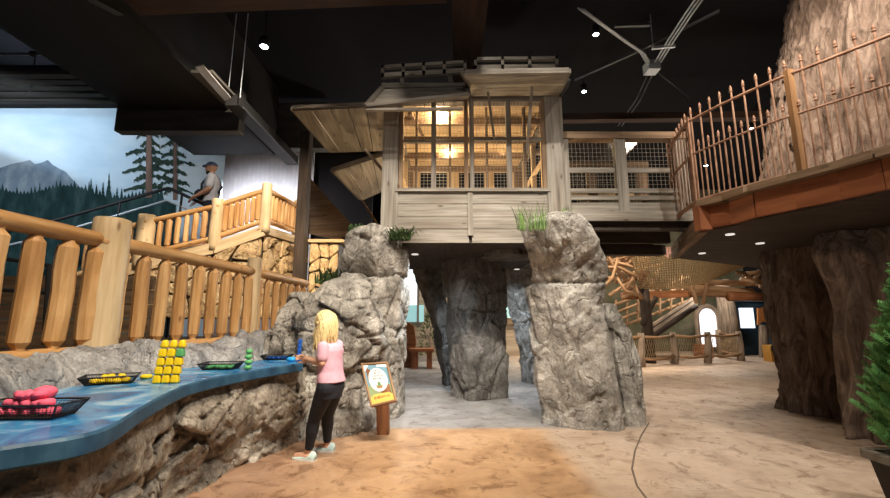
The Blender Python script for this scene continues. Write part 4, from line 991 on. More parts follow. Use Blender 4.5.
for px, py in ((730, 234), (702, 253), (760, 243)):
    p = Z(px, py, zu - .003); part('downlight', MB().lathe(p - V((0, 0, .012)), [(.035, 0), (.05, 0), (.05, .012)], 16), M['lampdim'], bd)
ir = thing('iron_railing', 'rusty iron picket railing with spear finials along the balcony', 'railing', path_b[0])
RH = P(692, 113, 4.9).z - DZ
mid = .56
pb = resample(path_b, 60)
inner = [p + (V((6, 6.5, 0)) - V((p.x, p.y, 0))).normalized() * .05 for p in pb]
up = lambda h: [p + V((0, 0, h)) for p in inner]
part('bottom_rail', MB().tube(up(.06), .028, 8), M['iron'], ir, True)
part('middle_rail', MB().tube(up(RH * mid), .013, 8), M['iron'], ir, True)
part('top_rail', MB().tube(up(RH * .93), .017, 8), M['iron'], ir, True)
def picket(p, h, r=.0105):
    p = V(p); mb = MB(); mb.tube([p + V((0, 0, .04)), p + V((0, 0, h))], r, 7)
    mb.lathe(p + V((0, 0, h)), [(.011, 0), (.02, .012), (.011, .026), (.016, .045), (.004, .085)], 8); return mb
L = 0; tot = sum((inner[i + 1] - inner[i]).length for i in range(60)); npk = int(tot / .132)
def along(s):
    acc = 0
    for i in range(60):
        l = (inner[i + 1] - inner[i]).length
        if acc + l >= s: return inner[i].lerp(inner[i + 1], (s - acc) / l)
        acc += l
    return inner[-1]
for k in range(npk):
    p = along(.05 + k * .132); part('picket', picket(p, RH), M['iron'], ir)
    part('short_picket', picket(along(min(tot - .01, .116 + k * .132)), RH * mid + .07, .008), M['iron'], ir)
for s in (0.0, None):
    p = along(0.01) if s == 0.0 else min((along(t * tot / 200) for t in range(200)), key=lambda q: abs(q.x / q.y - (814 - 445) / F / CP * 1.0))
    hw = .018 if s == 0.0 else .03; part('post', MB().box(p + V((-hw, -hw, -.1)), p + V((hw, hw, RH * .97))), M['iron' if s == 0.0 else 'rustpost'], ir)
pq = min((along(t * tot / 200) for t in range(200)), key=lambda q: abs(q.x / q.y - (814 - 445) / F / CP)); fd = (cen - V((pq.x, pq.y, 0))).normalized()
part('bracket', MB().bar(V((pq.x, pq.y, fz0)) - fd * .10, V((pq.x, pq.y, fz1 + .05)) - fd * .10, .10, .08, (0, 1, 0)), M['rustbeam'], bd)
p = along(0.01)
# short return side of the railing toward the bridge
rt = [p, p + V((.12, .55, 0)), p + V((.3, 1.1, 0))]
for h, r in ((.06, .028), (RH * mid, .018), (RH * .93, .022)): part('return_rail', MB().tube([q + V((0, 0, h)) for q in rt], r, 8), M['iron'], ir)
for k in range(1, 9): part('picket', picket(rt[0].lerp(rt[2], k / 8.5), RH), M['iron'], ir)

# ------------------------------------------------------------------ giant tree trunk
def trunk():
    mb = MB(); n, m = 360, 200; vs_, gs = [], []
    zt_ = 6.95
    for i in range(m + 1):
        z = zt_ * i / m
        cx = 6.27 + .24 * max(0, z - 3.0); cy = 6.0
        r0 = 1.10 + .10 * math.exp(-z / .4) + (.12 if z > 2.6 else .05 * z) - .05 * max(0, z - 4.5)
        lowk = 1 if z < 2.0 else max(.25, 1 - (z - 2.0) * .9)
        for k in range(n):
            a = 2 * PI * k / n; c, s = math.cos(a), math.sin(a)
            q = V((c * 1.6, s * 1.6, z * .45)); aw = a + .10 * noise.noise(V((a * 2, z * .9, 3.3)))
            # front buttress facing the room and a smaller one on its left with a deep fold between
            lob = .98 * math.exp(-(max(0, abs(aw - 3.97) - .28) / .075) ** 2) * lowk
            lob += .16 * math.exp(-((aw - 2.95) / .30) ** 2) * lowk
            lob -= .18 * math.exp(-((aw - 3.42) / .12) ** 2) * lowk
            wv = noise.noise_vector(V((c * 3, s * 3, z * .7))) * .9
            w = V((c * 9, s * 9, z * .75)) + wv; w2 = V((c * 21, s * 21, z * 1.6)) + wv * 1.5
            ridg = 1 - abs(noise.noise(w)) * 2.2; ridg2 = 1 - abs(noise.noise(w2)) * 2
            d = .13 * (ridg - .3) + .055 * ridg2 + .03 * noise.fractal(V((c * 16, s * 16, z * 5)) + wv, .8, 2.0, 4) + .10 * noise.noise(q * 1.7)
            r = r0 + lob + d; p = V((cx + r * c, cy + r * s, z)); vs_.append(p); gs.append(p)
    fs = [(i * n + k, i * n + (k + 1) % n, (i + 1) * n + (k + 1) % n, (i + 1) * n + k) for i in range(m) for k in range(n)]
    fs += [tuple(range(n))[::-1], tuple(m * n + k for k in range(n))]
    return mb.add(vs_, fs, gs)
solo('giant_tree_trunk', trunk(), M['trunk'], 'giant furrowed tree trunk rising through the balcony on the right', 'tree', None, True)

# ------------------------------------------------------------------ potted cedar at the right edge
pc = V((3.05, 2.72, 0)); pot = thing('potted_cedar', 'bushy green potted cedar in a dark square planter at the right edge', 'plant', pc)
def planter(o, w0, w1, h): return MB().hexa([o + V((-w0, -w0, 0)), o + V((w0, -w0, 0)), o + V((w0, w0, 0)), o + V((-w0, w0, 0)), o + V((-w1, -w1, h)), o + V((w1, -w1, h)), o + V((w1, w1, h)), o + V((-w1, w1, h))])
pm = part('planter', planter(pc, .19, .25, .40), noisy('dark_planter', [(.018, .014, .011), (.05, .04, .032)], (4, 4, 4), rough=.6), pot)
rim = MB()
for a, b in (((-1, -1), (1, -1)), ((1, -1), (1, 1)), ((1, 1), (-1, 1)), ((-1, 1), (-1, -1))): rim.bar(pc + V((a[0] * .26, a[1] * .26, .41)), pc + V((b[0] * .26, b[1] * .26, .41)), .06, .05)
part('planter_rim', rim, M['greyd'], pm)
part('soil', MB().box(pc + V((-.22, -.22, .3)), pc + V((.22, .22, .385))), M['mortar'], pot)
part('trunk', MB().tube([pc + V((0, 0, .3)), pc + V((.01, 0, 1.35))], [.03, .01], 8), M['bark'], pot)
def cedar(base, h, rmax, n, seed, r0=.0):
    r = random.Random(seed); mb = MB()
    for i in range(n):
        z = h * r.random() ** .8; rad = rmax * (1 - (z / h) ** 1.3) * min(1, .55 + z / h * 2.2) + .02; a = r.random() * 2 * PI; rr = rad * math.sqrt(r.uniform(.15, 1))
        o = base + V((math.cos(a) * rr, math.sin(a) * rr, z)); out = V((math.cos(a), math.sin(a), r.uniform(.5, 1.6))).normalized(); sd = out.cross(V((r.uniform(-1, 1), r.uniform(-1, 1), r.uniform(-.3, .3)))).normalized(); L = r.uniform(.07, .13)
        for k in range(7):
            t = k / 7; c = o + out * L * t; l = L * .38 * (1 - t * .6)
            for sg in (-1, 1):
                tip = c + (sd * sg + out * .9).normalized() * l; wv = out * .007
                mb.add([c - wv, c + wv, tip + wv * .5, tip - wv * .2], [(0, 1, 2, 3)])
        mb.add([o, o + sd * .004, o + out * L + sd * .002, o + out * L], [(0, 1, 2, 3)])
    return mb
part('foliage', cedar(pc + V((0, 0, .40)), 1.18, .36, 1700, 3), M['cedar'], pot)

# ------------------------------------------------------------------ sign by the boulder
SY = 4.62
sg = thing('info_sign', 'small tilted picture sign on a short wooden post behind the girl', 'sign', Z(383, 435, 0))
pb0 = Z(382, 435, 0)
part('post', MB().hexa([V((P(377, 420, pb0.y).x, pb0.y, 0)), V((P(389, 420, pb0.y).x, pb0.y, 0)), V((P(389, 420, pb0.y).x, pb0.y + .1, 0)), V((P(377, 420, pb0.y).x, pb0.y + .1, 0)), V((P(376, 400, pb0.y).x, pb0.y, .42)), V((P(388, 400, pb0.y).x, pb0.y, .42)), V((P(388, 400, pb0.y).x, pb0.y + .1, .42)), V((P(376, 400, pb0.y).x, pb0.y + .1, .42))]), M['redwood'], sg)
A_, B_, C_, D_ = P(371.5, 406, SY - .1), P(396, 400.5, SY - .1), P(387, 363, SY + .12), P(362, 364.5, SY + .12)
def sgp(u_, v_, lift=0):
    a = A_.lerp(B_, u_); b = D_.lerp(C_, u_); n = (B_ - A_).cross(D_ - A_).normalized(); return a.lerp(b, v_) + n * lift
sn = (B_ - A_).cross(D_ - A_).normalized()
if sn.y > 0: sn = -sn
def sgp(u_, v_, lift=0): return A_.lerp(B_, u_).lerp(D_.lerp(C_, u_), v_) + sn * lift
bd_ = MB().slab([sgp(-.02, -.02), sgp(1.02, -.02), sgp(1.02, 1.02), sgp(-.02, 1.02)], -sn * .03)
board = part('sign_board', bd_, M['redwood'], sg)
frm = MB()
for a, b in (((-.02, 0), (1.02, 0)), ((1, -.02), (1, 1.02)), ((1.02, 1), (-.02, 1)), ((0, 1.02), (0, -.02))): frm.tube([sgp(*a, .008), sgp(*b, .008)], .012, 8)
part('frame', frm, M['branch'], sg)
def sgm(poly, lift, mt_, nm, lab=None):
    return part(nm, MB().prism([sgp(u_, v_, lift) for u_, v_ in poly], sn * .0012), mt_, board, label=lab)
sgm([(.03, .45), (.97, .45), (.97, .97), (.03, .97)], .001, plain('sign_sky', (.15, .30, .38)), 'picture')
sgm([(.03, .03), (.97, .03), (.97, .45), (.03, .45)], .001, plain('sign_grass', (.26, .33, .16)), 'picture')
sgm([(.03, .03), (.97, .03), (.97, .17), (.80, .24), (.2, .24), (.03, .17)], .003, plain('sign_yellow', (.78, .50, .10)), 'banner', 'yellow banner')
sgm([(.03, .80), (.25, .97), (.03, .97)], .003, plain('sign_pale', (.75, .8, .85)), 'cloud')
sgm([(.55, .92), (.97, .88), (.97, .97), (.55, .97)], .003, plain('sign_pale2', (.70, .8, .85)), 'cloud')
sgm([(.5 + .37 * math.cos(2 * PI * k / 36), .58 + .30 * math.sin(2 * PI * k / 36)) for k in range(36)], .005, plain('sign_cream', (.82, .83, .74)), 'oval_panel')
rs = random.Random(4); ink = MB()
def scrib(x0, x1, v0, h):
    u_ = x0
    while u_ < x1:
        w = rs.choice([.03, .036, .042]); k = rs.randint(0, 3)
        if rs.random() > .12:
            ink.prism([sgp(u_, v0, .007), sgp(u_ + .014, v0, .007), sgp(u_ + .014, v0 + h, .007), sgp(u_, v0 + h, .007)], sn * .0008)
            if k: ink.prism([sgp(u_, v0 + h * (.4 if k == 1 else .8), .007), sgp(u_ + w, v0 + h * (.4 if k == 1 else .8), .007), sgp(u_ + w, v0 + h * (.55 if k == 1 else 1), .007), sgp(u_, v0 + h * (.55 if k == 1 else 1), .007)], sn * .0008)
            if k > 1: ink.prism([sgp(u_ + w - .012, v0, .007), sgp(u_ + w, v0, .007), sgp(u_ + w, v0 + h, .007), sgp(u_ + w - .012, v0 + h, .007)], sn * .0008)
        u_ += w + .016
scrib(.40, .62, .795, .04); scrib(.36, .66, .725, .045); scrib(.26, .76, .655, .04); scrib(.30, .70, .59, .035)
part('lettering', ink, plain('sign_ink', (.03, .03, .03)), board)
ink = MB(); scrib(.18, .84, .13, .05); part('banner_lettering', ink, plain('sign_red', (.45, .06, .02)), board)
sgm([(.40, .36), (.60, .36), (.64, .46), (.50, .40), (.36, .46)], .007, plain('sign_basket', (.35, .2, .08)), 'picture_detail')
sgm([(.5 + .07 * math.cos(2 * PI * k / 12), .46 + .07 * math.sin(2 * PI * k / 12)) for k in range(12)], .0068, plain('sign_leaf', (.14, .25, .12)), 'picture_detail')

# ------------------------------------------------------------------ people
def fuse(mb, voxel, smooth=4):
    """union of overlapping closed pieces into one continuous skin"""
    me = mb.mesh('tmp', recalc=True); o = bpy.data.objects.new('tmp', me); C.objects.link(o)
    m = o.modifiers.new('r', 'REMESH'); m.mode = 'VOXEL'; m.voxel_size = voxel
    s = o.modifiers.new('s', 'SMOOTH'); s.factor = .5; s.iterations = smooth
    dg = bpy.context.evaluated_depsgraph_get(); dg.update()
    res = bpy.data.meshes.new_from_object(o.evaluated_get(dg))
    bpy.data.objects.remove(o)
    for a in [a.name for a in res.attributes if a.name == 'g']: res.attributes.remove(res.attributes[a])
    at = res.attributes.new('g', 'FLOAT_VECTOR', 'POINT'); at.data.foreach_set('vector', [c for v in res.vertices for c in v.co])
    res.materials.clear(); res.shade_smooth(); return res
def limb(mb, pts, rs_, n=16, flat=None):
    pts = [V(p) for p in pts]; mb.tube(pts, rs_, n, True, 0, flat)
    mb.ball(pts[0], rs_[0] if not flat else (rs_[0], rs_[0], rs_[0]) , 12, 8); mb.ball(pts[-1], rs_[-1], 12, 8)
def ring_loft(mb, rows, n=24, ang=0):
    """rows (center V, rx, ry) horizontal ellipses rotated by ang"""
    vs_ = []
    for c, rx, ry in rows:
        for k in range(n):
            a = 2 * PI * k / n; x, y = rx * math.cos(a), ry * math.sin(a); vs_.append(V(c) + V((x * math.cos(ang) - y * math.sin(ang), x * math.sin(ang) + y * math.cos(ang), 0)))
    m = len(rows); mb.add(vs_, [(i * n + k, i * n + (k + 1) % n, (i + 1) * n + (k + 1) % n, (i + 1) * n + k) for i in range(m - 1) for k in range(n)] + [tuple(range(n))[::-1], tuple((m - 1) * n + k for k in range(n))])
def hand(mb, wrist, d, palm_n, side, L=.15, curl=.5):
    """wrist->d forward, palm_n palm normal, side = thumb side; five curled fingers"""
    d = V(d).normalized(); pn = V(palm_n).normalized(); sd = d.cross(pn).normalized() * side
    pl = L * .5; c = V(wrist)
    pts = [c, c + d * pl * .5, c + d * pl]
    for o in (-.33, -.11, .11, .33):
        b = c + sd * o * L * .45
        mb.tube([c + sd * o * L * .25, c + d * pl * .55 + sd * o * L * .42, c + d * pl + sd * o * L * .46], [.012 * L / .15, .0125 * L / .15, .0105 * L / .15], 10)
    for o, f in ((.33, .92), (.11, 1.0), (-.11, .95), (-.33, .76)):
        k = c + d * pl * .93 + sd * o * L * .46; l = L * .5 * f; p = [k]; ang = .15
        for seg, fr_ in ((0, .42), (1, .32), (2, .26)):
            ang += curl * (.5 + .35 * seg); p.append(p[-1] + (d * math.cos(ang) + pn * math.sin(ang)) * l * fr_)
        r = .0082 * L / .15; mb.tube(p, [r * 1.08, r, r * .92, r * .75], 10); mb.ball(p[-1], r * .78, 8, 6); mb.ball(p[1], r * 1.03, 8, 6)
    th = c + d * pl * .25 + sd * L * .15
    p = [th, th + (sd * .8 + d * .6 + pn * .25) * L * .17, th + (sd * .75 + d * 1.25 + pn * .6) * L * .24, th + (sd * .55 + d * 1.8 + pn * 1.0) * L * .29]
    mb.tube(p, [.013 * L / .15, .0105 * L / .15, .009 * L / .15, .007 * L / .15], 10); mb.ball(p[-1], .0074 * L / .15, 8, 6)
def head(mb, c, fwd, upv, s):
    """s: head height; builds skull, jaw, nose, ears, brow"""
    fwd = V(fwd).normalized(); upv = (V(upv) - fwd * V(upv).dot(fwd)).normalized(); rt_ = fwd.cross(upv)
    def W(f, u_, r): return V(c) + (fwd * f + upv * u_ + rt_ * r) * s
    def ell(o, rf, ru, rr, n=20, m=14):
        b = MB().ball((0, 0, 0), 1, n, m); mb.add([V(c) + (fwd * (o[0] + p.x * rf) + rt_ * (o[2] + p.y * rr) + upv * (o[1] + p.z * ru)) * s for p in b.v], b.f)
    ell((-.06, .10, 0), .42, .40, .335); ell((.10, -.12, 0), .28, .34, .25); ell((.2, -.32, 0), .13, .12, .14); ell((.02, -.22, 0), .26, .22, .25)
    mb.tube([W(.36, .04, 0), W(.41, -.06, 0), W(.45, -.13, 0)], [.03 * s, .042 * s, .055 * s], 10); mb.ball(W(.44, -.125, 0), .055 * s, 10, 8)
    for q in (-1, 1):
        ell((.31, .08, q * .13), .06, .03, .1); ell((-.06, -.04, q * .335), .07, .105, .03); ell((.22, -.12, q * .16), .1, .08, .08)
    ell((.345, -.235, 0), .04, .02, .08); ell((.335, -.265, 0), .04, .022, .07)
    return W
def strands(mb, roots, seed, n, wid):
    pass

def girl():
    Y0 = 4.02
    t = thing('person', 'young girl with long blonde hair, pink t-shirt and black leggings standing at the counter', 'person', (P(318, 450, Y0).x, Y0, 0))
    org = ORG[t.name]
    fwd = V((-.95, .28, 0)).normalized(); left = V((0, 0, 1)).cross(fwd)     # left side is toward the camera
    def J(px, py, off=0): return P(px, py, Y0) + left * off
    sh = J(331, 345); hip = J(331, 386); wst = J(331, 374); chest = J(330, 358)
    neck0, neck1 = J(331, 343), J(328, 335); hc = J(325, 323.5)
    shl, shr = J(331, 346) + left * .135, J(330, 346) + left * -.135
    ell_, wl = P(322, 363, 3.88), P(306, 359, 4.10)
    elr, wr = P(320, 362, 4.27), P(305.5, 358, 4.31)
    hl, hr_ = hip + left * .075, hip - left * .075
    # feet: left foot nearer to camera and forward (screen left), right foot behind
    al = Z(308, 460.5, .0) ; al = V((al.x, al.y, .075)); ar = Z(327, 451.5, .0); ar = V((ar.x + .0, ar.y, .075))
    kl = (hl + al) / 2 + fwd * .035 + V((0, 0, -.0)); kr = (hr_ + ar) / 2 + fwd * .04
    body = MB()
    ring_loft(body, [(hip - V((0, 0, .09)), .085, .12), (hip, .095, .135), (wst, .08, .115), (chest, .088, .125), (J(331, 349), .08, .13), (J(331, 344.5), .06, .09), (neck0, .045, .05)], 24, math.atan2(fwd.y, fwd.x))
    limb(body, [neck0 - V((0, 0, .02)), neck1 + V((0, 0, .03))], [.047, .043])
    for s_, e_, w_ in ((shl, ell_, wl), (shr, elr, wr)):
        limb(body, [s_, s_.lerp(e_, .5), e_], [.045, .038, .031]); limb(body, [e_, e_.lerp(w_, .35), w_], [.031, .031, .022])
    for h_, k_, a_ in ((hl, kl, al), (hr_, kr, ar)):
        limb(body, [h_, h_.lerp(k_, .5), k_], [.082, .07, .05]); limb(body, [k_, k_.lerp(a_, .3), a_], [.05, .053, .032])
        limb(body, [a_ - V((0, 0, .03)), a_ + fwd * .13 - V((0, 0, .045))], [.034, .028])
    hf = (fwd * .86 + V((0, 0, -.50))).normalized(); hu = (V((0, 0, .86)) + fwd * .5)
    W = head(body, hc, hf, hu, .215)
    dl = (P(299, 357, 4.26) - wl).normalized(); hand(body, wl, dl, left * -1 + V((0, 0, -.2)), 1, .135, .45)
    dr = (P(299, 357, 4.36) - wr).normalized(); hand(body, wr, dr, left * 1 + V((0, 0, -.2)), -1, .135, .45)
    me = fuse(body, .0045, 3); me.transform(Matrix.Translation(-org)); b = link('body', me, M['skin'], t, org)
    for q in (-1, 1):
        part('eye', MB().ball(W(.325, .01, q * .125), .0105), M['eye'], b, True)
    part('mouth', MB().tube([W(.375, -.25, -.08), W(.392, -.252, 0), W(.375, -.25, .08)], .0045, 6), M['lip'], b, True)
    # t-shirt
    sh_ = MB(); an = math.atan2(fwd.y, fwd.x)
    ring_loft(sh_, [(J(331.5, 381.5), .122, .158), (J(331, 376), .116, .15), (wst + V((0, 0, .03)), .105, .138), (chest, .108, .142), (J(331.5, 350), .098, .146), (J(331.5, 346), .085, .13), (J(331, 342.5), .055, .068)], 28, an)
    for s_, e_ in ((shl, ell_), (shr, elr)): limb(sh_, [s_ + V((0, 0, -.004)), s_.lerp(e_, .3), s_.lerp(e_, .62)], [.056, .056, .056])
    for i, p in enumerate(sh_.v):
        pass
    me = fuse(sh_, .006, 4)
    for v in me.vertices:
        f = noise.noise(v.co * 9 + V((0, 0, v.co.z * -4))); v.co += v.normal * .006 * f
    me.transform(Matrix.Translation(-org)); link('t_shirt', me, M['shirtpink'], t, org)
    lg_ = MB(); ring_loft(lg_, [(hip - V((0, 0, .10)), .094, .13), (hip, .105, .145), (J(331, 378), .097, .135)], 24, an)
    for h_, k_, a_ in ((hl, kl, al), (hr_, kr, ar)):
        limb(lg_, [h_, h_.lerp(k_, .5), k_], [.09, .077, .057]); lg_.tube([k_, k_.lerp(a_, .3), k_.lerp(a_, .62), k_.lerp(a_, .9)], [.057, .059, .046, .039], 16)
    me = fuse(lg_, .006, 3); me.transform(Matrix.Translation(-org)); link('leggings', me, M['legging'], t, org)
    for nm, a_, dirn in (('shoe', al, fwd), ('shoe', ar, (fwd + V((0, -.15, 0))).normalized())):
        s_ = MB(); a0 = V((a_.x, a_.y, 0)); lt = V((0, 0, 1)).cross(dirn)
        rows = [(-.075, .030, .075), (-.06, .036, .085), (-.02, .038, .085), (.03, .038, .070), (.075, .043, .052), (.115, .042, .040), (.145, .034, .034), (.160, .018, .028)]
        vv = []; nn = 14
        for x_, hw, hh in rows:
            for k in range(nn):
                a = 2 * PI * k / nn; cw = math.cos(a) * hw; ch = math.sin(a); z_ = .016 + (hh - .016) * max(0, ch) if ch > 0 else .016 + .004 * ch
                vv.append(a0 + dirn * x_ + lt * cw * (1 if ch < .3 else 1 - .3 * ch) + V((0, 0, z_)))
        m = len(rows); s_.add(vv, [(i * nn + k, i * nn + (k + 1) % nn, (i + 1) * nn + (k + 1) % nn, (i + 1) * nn + k) for i in range(m - 1) for k in range(nn)] + [tuple(range(nn))[::-1], tuple((m - 1) * nn + k for k in range(nn))])
        so = part(nm, s_, M['shoe'], t, True)
        sl_ = MB(); poly = [a0 + dirn * x_ + lt * (hw + .003) + V((0, 0, 0.001)) for x_, hw, _ in rows] + [a0 + dirn * x_ - lt * (hw + .003) + V((0, 0, .001)) for x_, hw, _ in rows[::-1]]
        sl_.prism(poly, (0, 0, .019)); part('sole', sl_, M['sole'], so)
        lc = MB()
        for x_ in (.035, .055, .075): lc.tube([a0 + dirn * x_ + lt * .02 + V((0, 0, .066 - (x_ - .03) * .35)), a0 + dirn * x_ - lt * .02 + V((0, 0, .066 - (x_ - .03) * .35))], .004, 6)
        part('laces', lc, M['sole'], so)
    # hair: cap plus long locks
    hb = MB(); r = random.Random(5); rtv = hf.cross(hu).normalized(); huN = rtv.cross(hf).normalized()
    hm = MB()
    bb = MB().ball((0, 0, 0), 1, 28, 20)
    hm.add([W(-.09 + p.x * .45, .13 + p.z * .42, p.y * .38) for p in bb.v], bb.f)
    hm.add([W(-.22 + p.x * .28, -.15 + p.z * .4, p.y * .34) for p in bb.v], bb.f)
    me = fuse(hm, .009, 3)
    me.transform(Matrix.Translation(-org)); ho = link('hair', me, M['hair'], t, org)
    lk = MB()
    for i in range(420):
        az = r.uniform(-PI, PI); el = r.uniform(.0, 1.3)
        # direction around the skull: az=0 face front
        if abs(az) < .42: continue
        f_, s_, u_ = math.cos(el) * math.cos(az), math.cos(el) * math.sin(az), math.sin(el)
        p0 = W(-.08 + .43 * f_, .14 + .42 * u_, .37 * s_)
        p1 = W(-.09 + .48 * math.cos(az), .02, .41 * math.sin(az))
        ln = r.uniform(.13, .25) * (1.0 if abs(az) > .8 else .85)
        out = (p1 - W(-.08, .02, 0)).normalized(); dn = V((0, 0, -1))
        p2 = p1 + dn * ln * .5 + out * .012 + fwd * r.uniform(-.01, .012); p3 = p1 + dn * ln + out * r.uniform(-.02, .016) + fwd * r.uniform(-.015, .015)
        if p3.z < J(331, 355).z: p3.z = J(331, 355).z + r.random() * .02
        lk.tube([p0, p0.lerp(p1, .5) + out * .006, p1, p2, p3], [.006, .009, .0095, .008, .0022], 5, False)
    part('hair_locks', lk, M['hair'], ho, True)
girl()

def man():
    Y0 = 9.25; zl = u[3].z - UD - .36
    base = V((P(213, 180, Y0).x, Y0, zl)); t = thing('person', 'adult in blue cap and grey t-shirt with strapped bag standing on the stair landing', 'person', base)
    org = ORG[t.name]; fwd = V((-.9, -.35, 0)).normalized(); left = V((0, 0, 1)).cross(fwd); an = math.atan2(fwd.y, fwd.x)
    topz = P(213, 162, Y0).z; Hh = topz - zl; k = Hh / 1.75
    def G(f, s, z): return base + fwd * f * k + left * s * k + V((0, 0, z * k))
    body = MB()
    ring_loft(body, [(G(0, 0, .86), .12 * k, .17 * k), (G(0, 0, .98), .13 * k, .18 * k), (G(.0, 0, 1.12), .125 * k, .165 * k), (G(-.01, 0, 1.28), .13 * k, .185 * k), (G(0, 0, 1.39), .11 * k, .19 * k), (G(.01, 0, 1.45), .07 * k, .1 * k)], 24, an)
    limb(body, [G(.01, 0, 1.42), G(.03, 0, 1.52)], [.06 * k, .057 * k])
    A = []
    for s in (1, -1):
        sh, el, wr = G(0, s * .2, 1.39), G(.02, s * .26, 1.12), G(.22 if s > 0 else .25, s * .2, .98)
        limb(body, [sh, sh.lerp(el, .5), el], [.058 * k, .05 * k, .042 * k]); limb(body, [el, el.lerp(wr, .3), wr], [.042 * k, .042 * k, .03 * k])
        hand(body, wr, (wr - el), V((0, 0, -1)), s, .19 * k, .5); A.append((sh, el))
        hp, kn, ak = G(0, s * .1, .9), G(.03, s * .11, .48), G(0, s * .11, .06)
        limb(body, [hp, kn], [.095 * k, .06 * k]); limb(body, [kn, kn.lerp(ak, .3), ak], [.06 * k, .062 * k, .04 * k])
        limb(body, [ak - V((0, 0, .02)), ak + fwd * .16 * k - V((0, 0, .02))], [.04 * k, .034 * k])
    hf = (fwd + V((0, 0, -.12))).normalized(); W = head(body, G(.05, 0, 1.61), hf, (0, 0, 1), .24 * k)
    me = fuse(body, .011, 3); me.transform(Matrix.Translation(-org)); b = link('body', me, M['skin2'], t, org)
    for q in (-1, 1): part('eye', MB().ball(W(.33, .01, q * .125), .012), M['eye'], b, True)
    bb = MB().ball((0, 0, 0), 1, 16, 12)
    be = MB().add([W(.17 + p.x * .24, -.34 + p.z * .2, p.y * .25) for p in bb.v], bb.f); part('beard', be, M['beard'], b, True)
    cp = MB(); cp.add([W(-.05 + p.x * .45, .20 + max(p.z, -.15) * .36, p.y * .38) for p in bb.v], bb.f); cpo = part('cap', cp, M['capblue'], t, True)
    br_ = MB(); br_.prism([W(.28, .19, -.28), W(.55, .15, -.22), W(.66, .13, 0), W(.55, .15, .22), W(.28, .19, .28)], (0, 0, .02)); part('cap_brim', br_, M['capblue'], cpo)
    s_ = MB(); ring_loft(s_, [(G(0, 0, .90), .15 * k, .195 * k), (G(0, 0, 1.05), .15 * k, .19 * k), (G(0, 0, 1.28), .148 * k, .205 * k), (G(0, 0, 1.40), .122 * k, .205 * k), (G(.01, 0, 1.47), .08 * k, .1 * k)], 24, an)
    for sh, el in A: limb(s_, [sh, sh.lerp(el, .7)], [.075 * k, .072 * k])
    me = fuse(s_, .012, 3); me.transform(Matrix.Translation(-org)); link('t_shirt', me, M['tgrey'], t, org)
    l_ = MB(); ring_loft(l_, [(G(0, 0, .84), .13 * k, .18 * k), (G(0, 0, .97), .145 * k, .19 * k)], 20, an)
    for s in (1, -1):
        limb(l_, [G(0, s * .1, .88), G(.03, s * .11, .48)], [.105 * k, .075 * k]); l_.tube([G(.03, s * .11, .5), G(0, s * .11, .1)], [.075 * k, .06 * k], 14)
    me = fuse(l_, .013, 2); me.transform(Matrix.Translation(-org)); link('trousers', me, M['jean'], t, org)
    bgm = MB(); bgm.tube([G(.16, .13, 1.02), G(.19, .0, 1.06), G(.16, -.13, 1.1)], [.09 * k, .11 * k, .09 * k], 12)
    bo = part('bag', bgm, M['jean'], t, True); part('strap', MB().tube([G(.15, .16, 1.08), G(.165, .1, 1.25), G(.1, -.02, 1.44), G(-.08, -.1, 1.44), G(-.16, 0, 1.25), G(-.14, .14, 1.1)], .022 * k, 8), M['jean'], bo, True)
man()

# ------------------------------------------------------------------ background right: rope fence, net, platform, door
def post_row():
    t = thing('rope_fence', 'low bark-post fence with rails and netting in the far play area', 'fence', Z(690, 364, 0))
    xs = [(617, 366), (643, 367), (675, 364), (709, 363), (741, 361)]
    pts = [Z(a, b, 0) for a, b in xs]
    for i, p in enumerate(pts):
        s = 12 / 12; part('post', MB().tube([p + V((R.uniform(-.04, .04), 0, z)) for z in (0, .3, .6, .92)], [.11, .10, .095, .085], 10, True, .2), M['bark'], t, True)
    p5 = pts[-1] + V((.15, 1.2, 0)); part('post', MB().tube([p5, p5 + V((0, 0, .95))], [.1, .09], 10, True, .2), M['bark'], t, True)
    pts.append(p5)
    for i in range(len(pts) - 1):
        a, b = pts[i], pts[i + 1]
        for h in (.82, .22):
            part('rail', MB().tube([a + V((0, -.05, h)), a.lerp(b, .5) + V((0, -.05, h - .04)), b + V((0, -.05, h))], .04, 8, True, .2), M['branch'], t, True)
        nt_ = MB()
        for k in range(1, 14): 
            u0 = a.lerp(b, k / 14); nt_.tube([u0 + V((0, 0, .25)), a.lerp(b, min(1, (k + 2) / 14)) + V((0, 0, .8))], .006, 4, False); nt_.tube([u0 + V((0, 0, .25)), a.lerp(b, max(0, (k - 2) / 14)) + V((0, 0, .8))], .006, 4, False)
        part('netting', nt_, M['rope'], t)
post_row()
# cargo net: hung sheet of rope grid
cn = MB(); n, m = 46, 20
c00, c10, c11, c01 = P(628, 247, 11), P(756, 262, 11.5), P(735, 270, 12.6), P(640, 288, 12.6)
def net(u_, v_): 
    p = c00.lerp(c10, u_).lerp(c01.lerp(c11, u_), v_); p.z -= .30 * math.sin(PI * u_) * (.3 + v_) * .55; return p
for i in range(n + 1): cn.tube([net(i / n, j / 8) for j in range(9)], .014, 4, False)
for j in range(m + 1): cn.tube([net(i / 14, j / m) for i in range(15)], .014, 4, False)
solo('cargo_net', cn, M['rope'], 'tan rope climbing net slung below the balcony in the far play area', 'net')
pf = thing('log_platform', 'far log platform with beams carried on a leaning trunk behind the rope fence', 'platform', P(690, 350, 13.5))
part('beam', MB().bar(P(622, 296, 13), P(708, 293, 13), .2, .22), M['redwood'], pf)
part('beam', MB().bar(P(622, 288, 13.4), P(700, 286, 13.4), .15, .14), M['branch'], pf)
part('log', log(P(690, 290, 12.8), P(752, 294, 12.8), .17, .17), M['branch'], pf, True)
part('log', log(P(728, 296, 12.6), P(762, 297, 12.6), .15, .13), M['redwood'], pf, True)
part('log', log(P(700, 282, 13.2), P(765, 284, 13.2), .09, .08), M['branch'], pf, True)
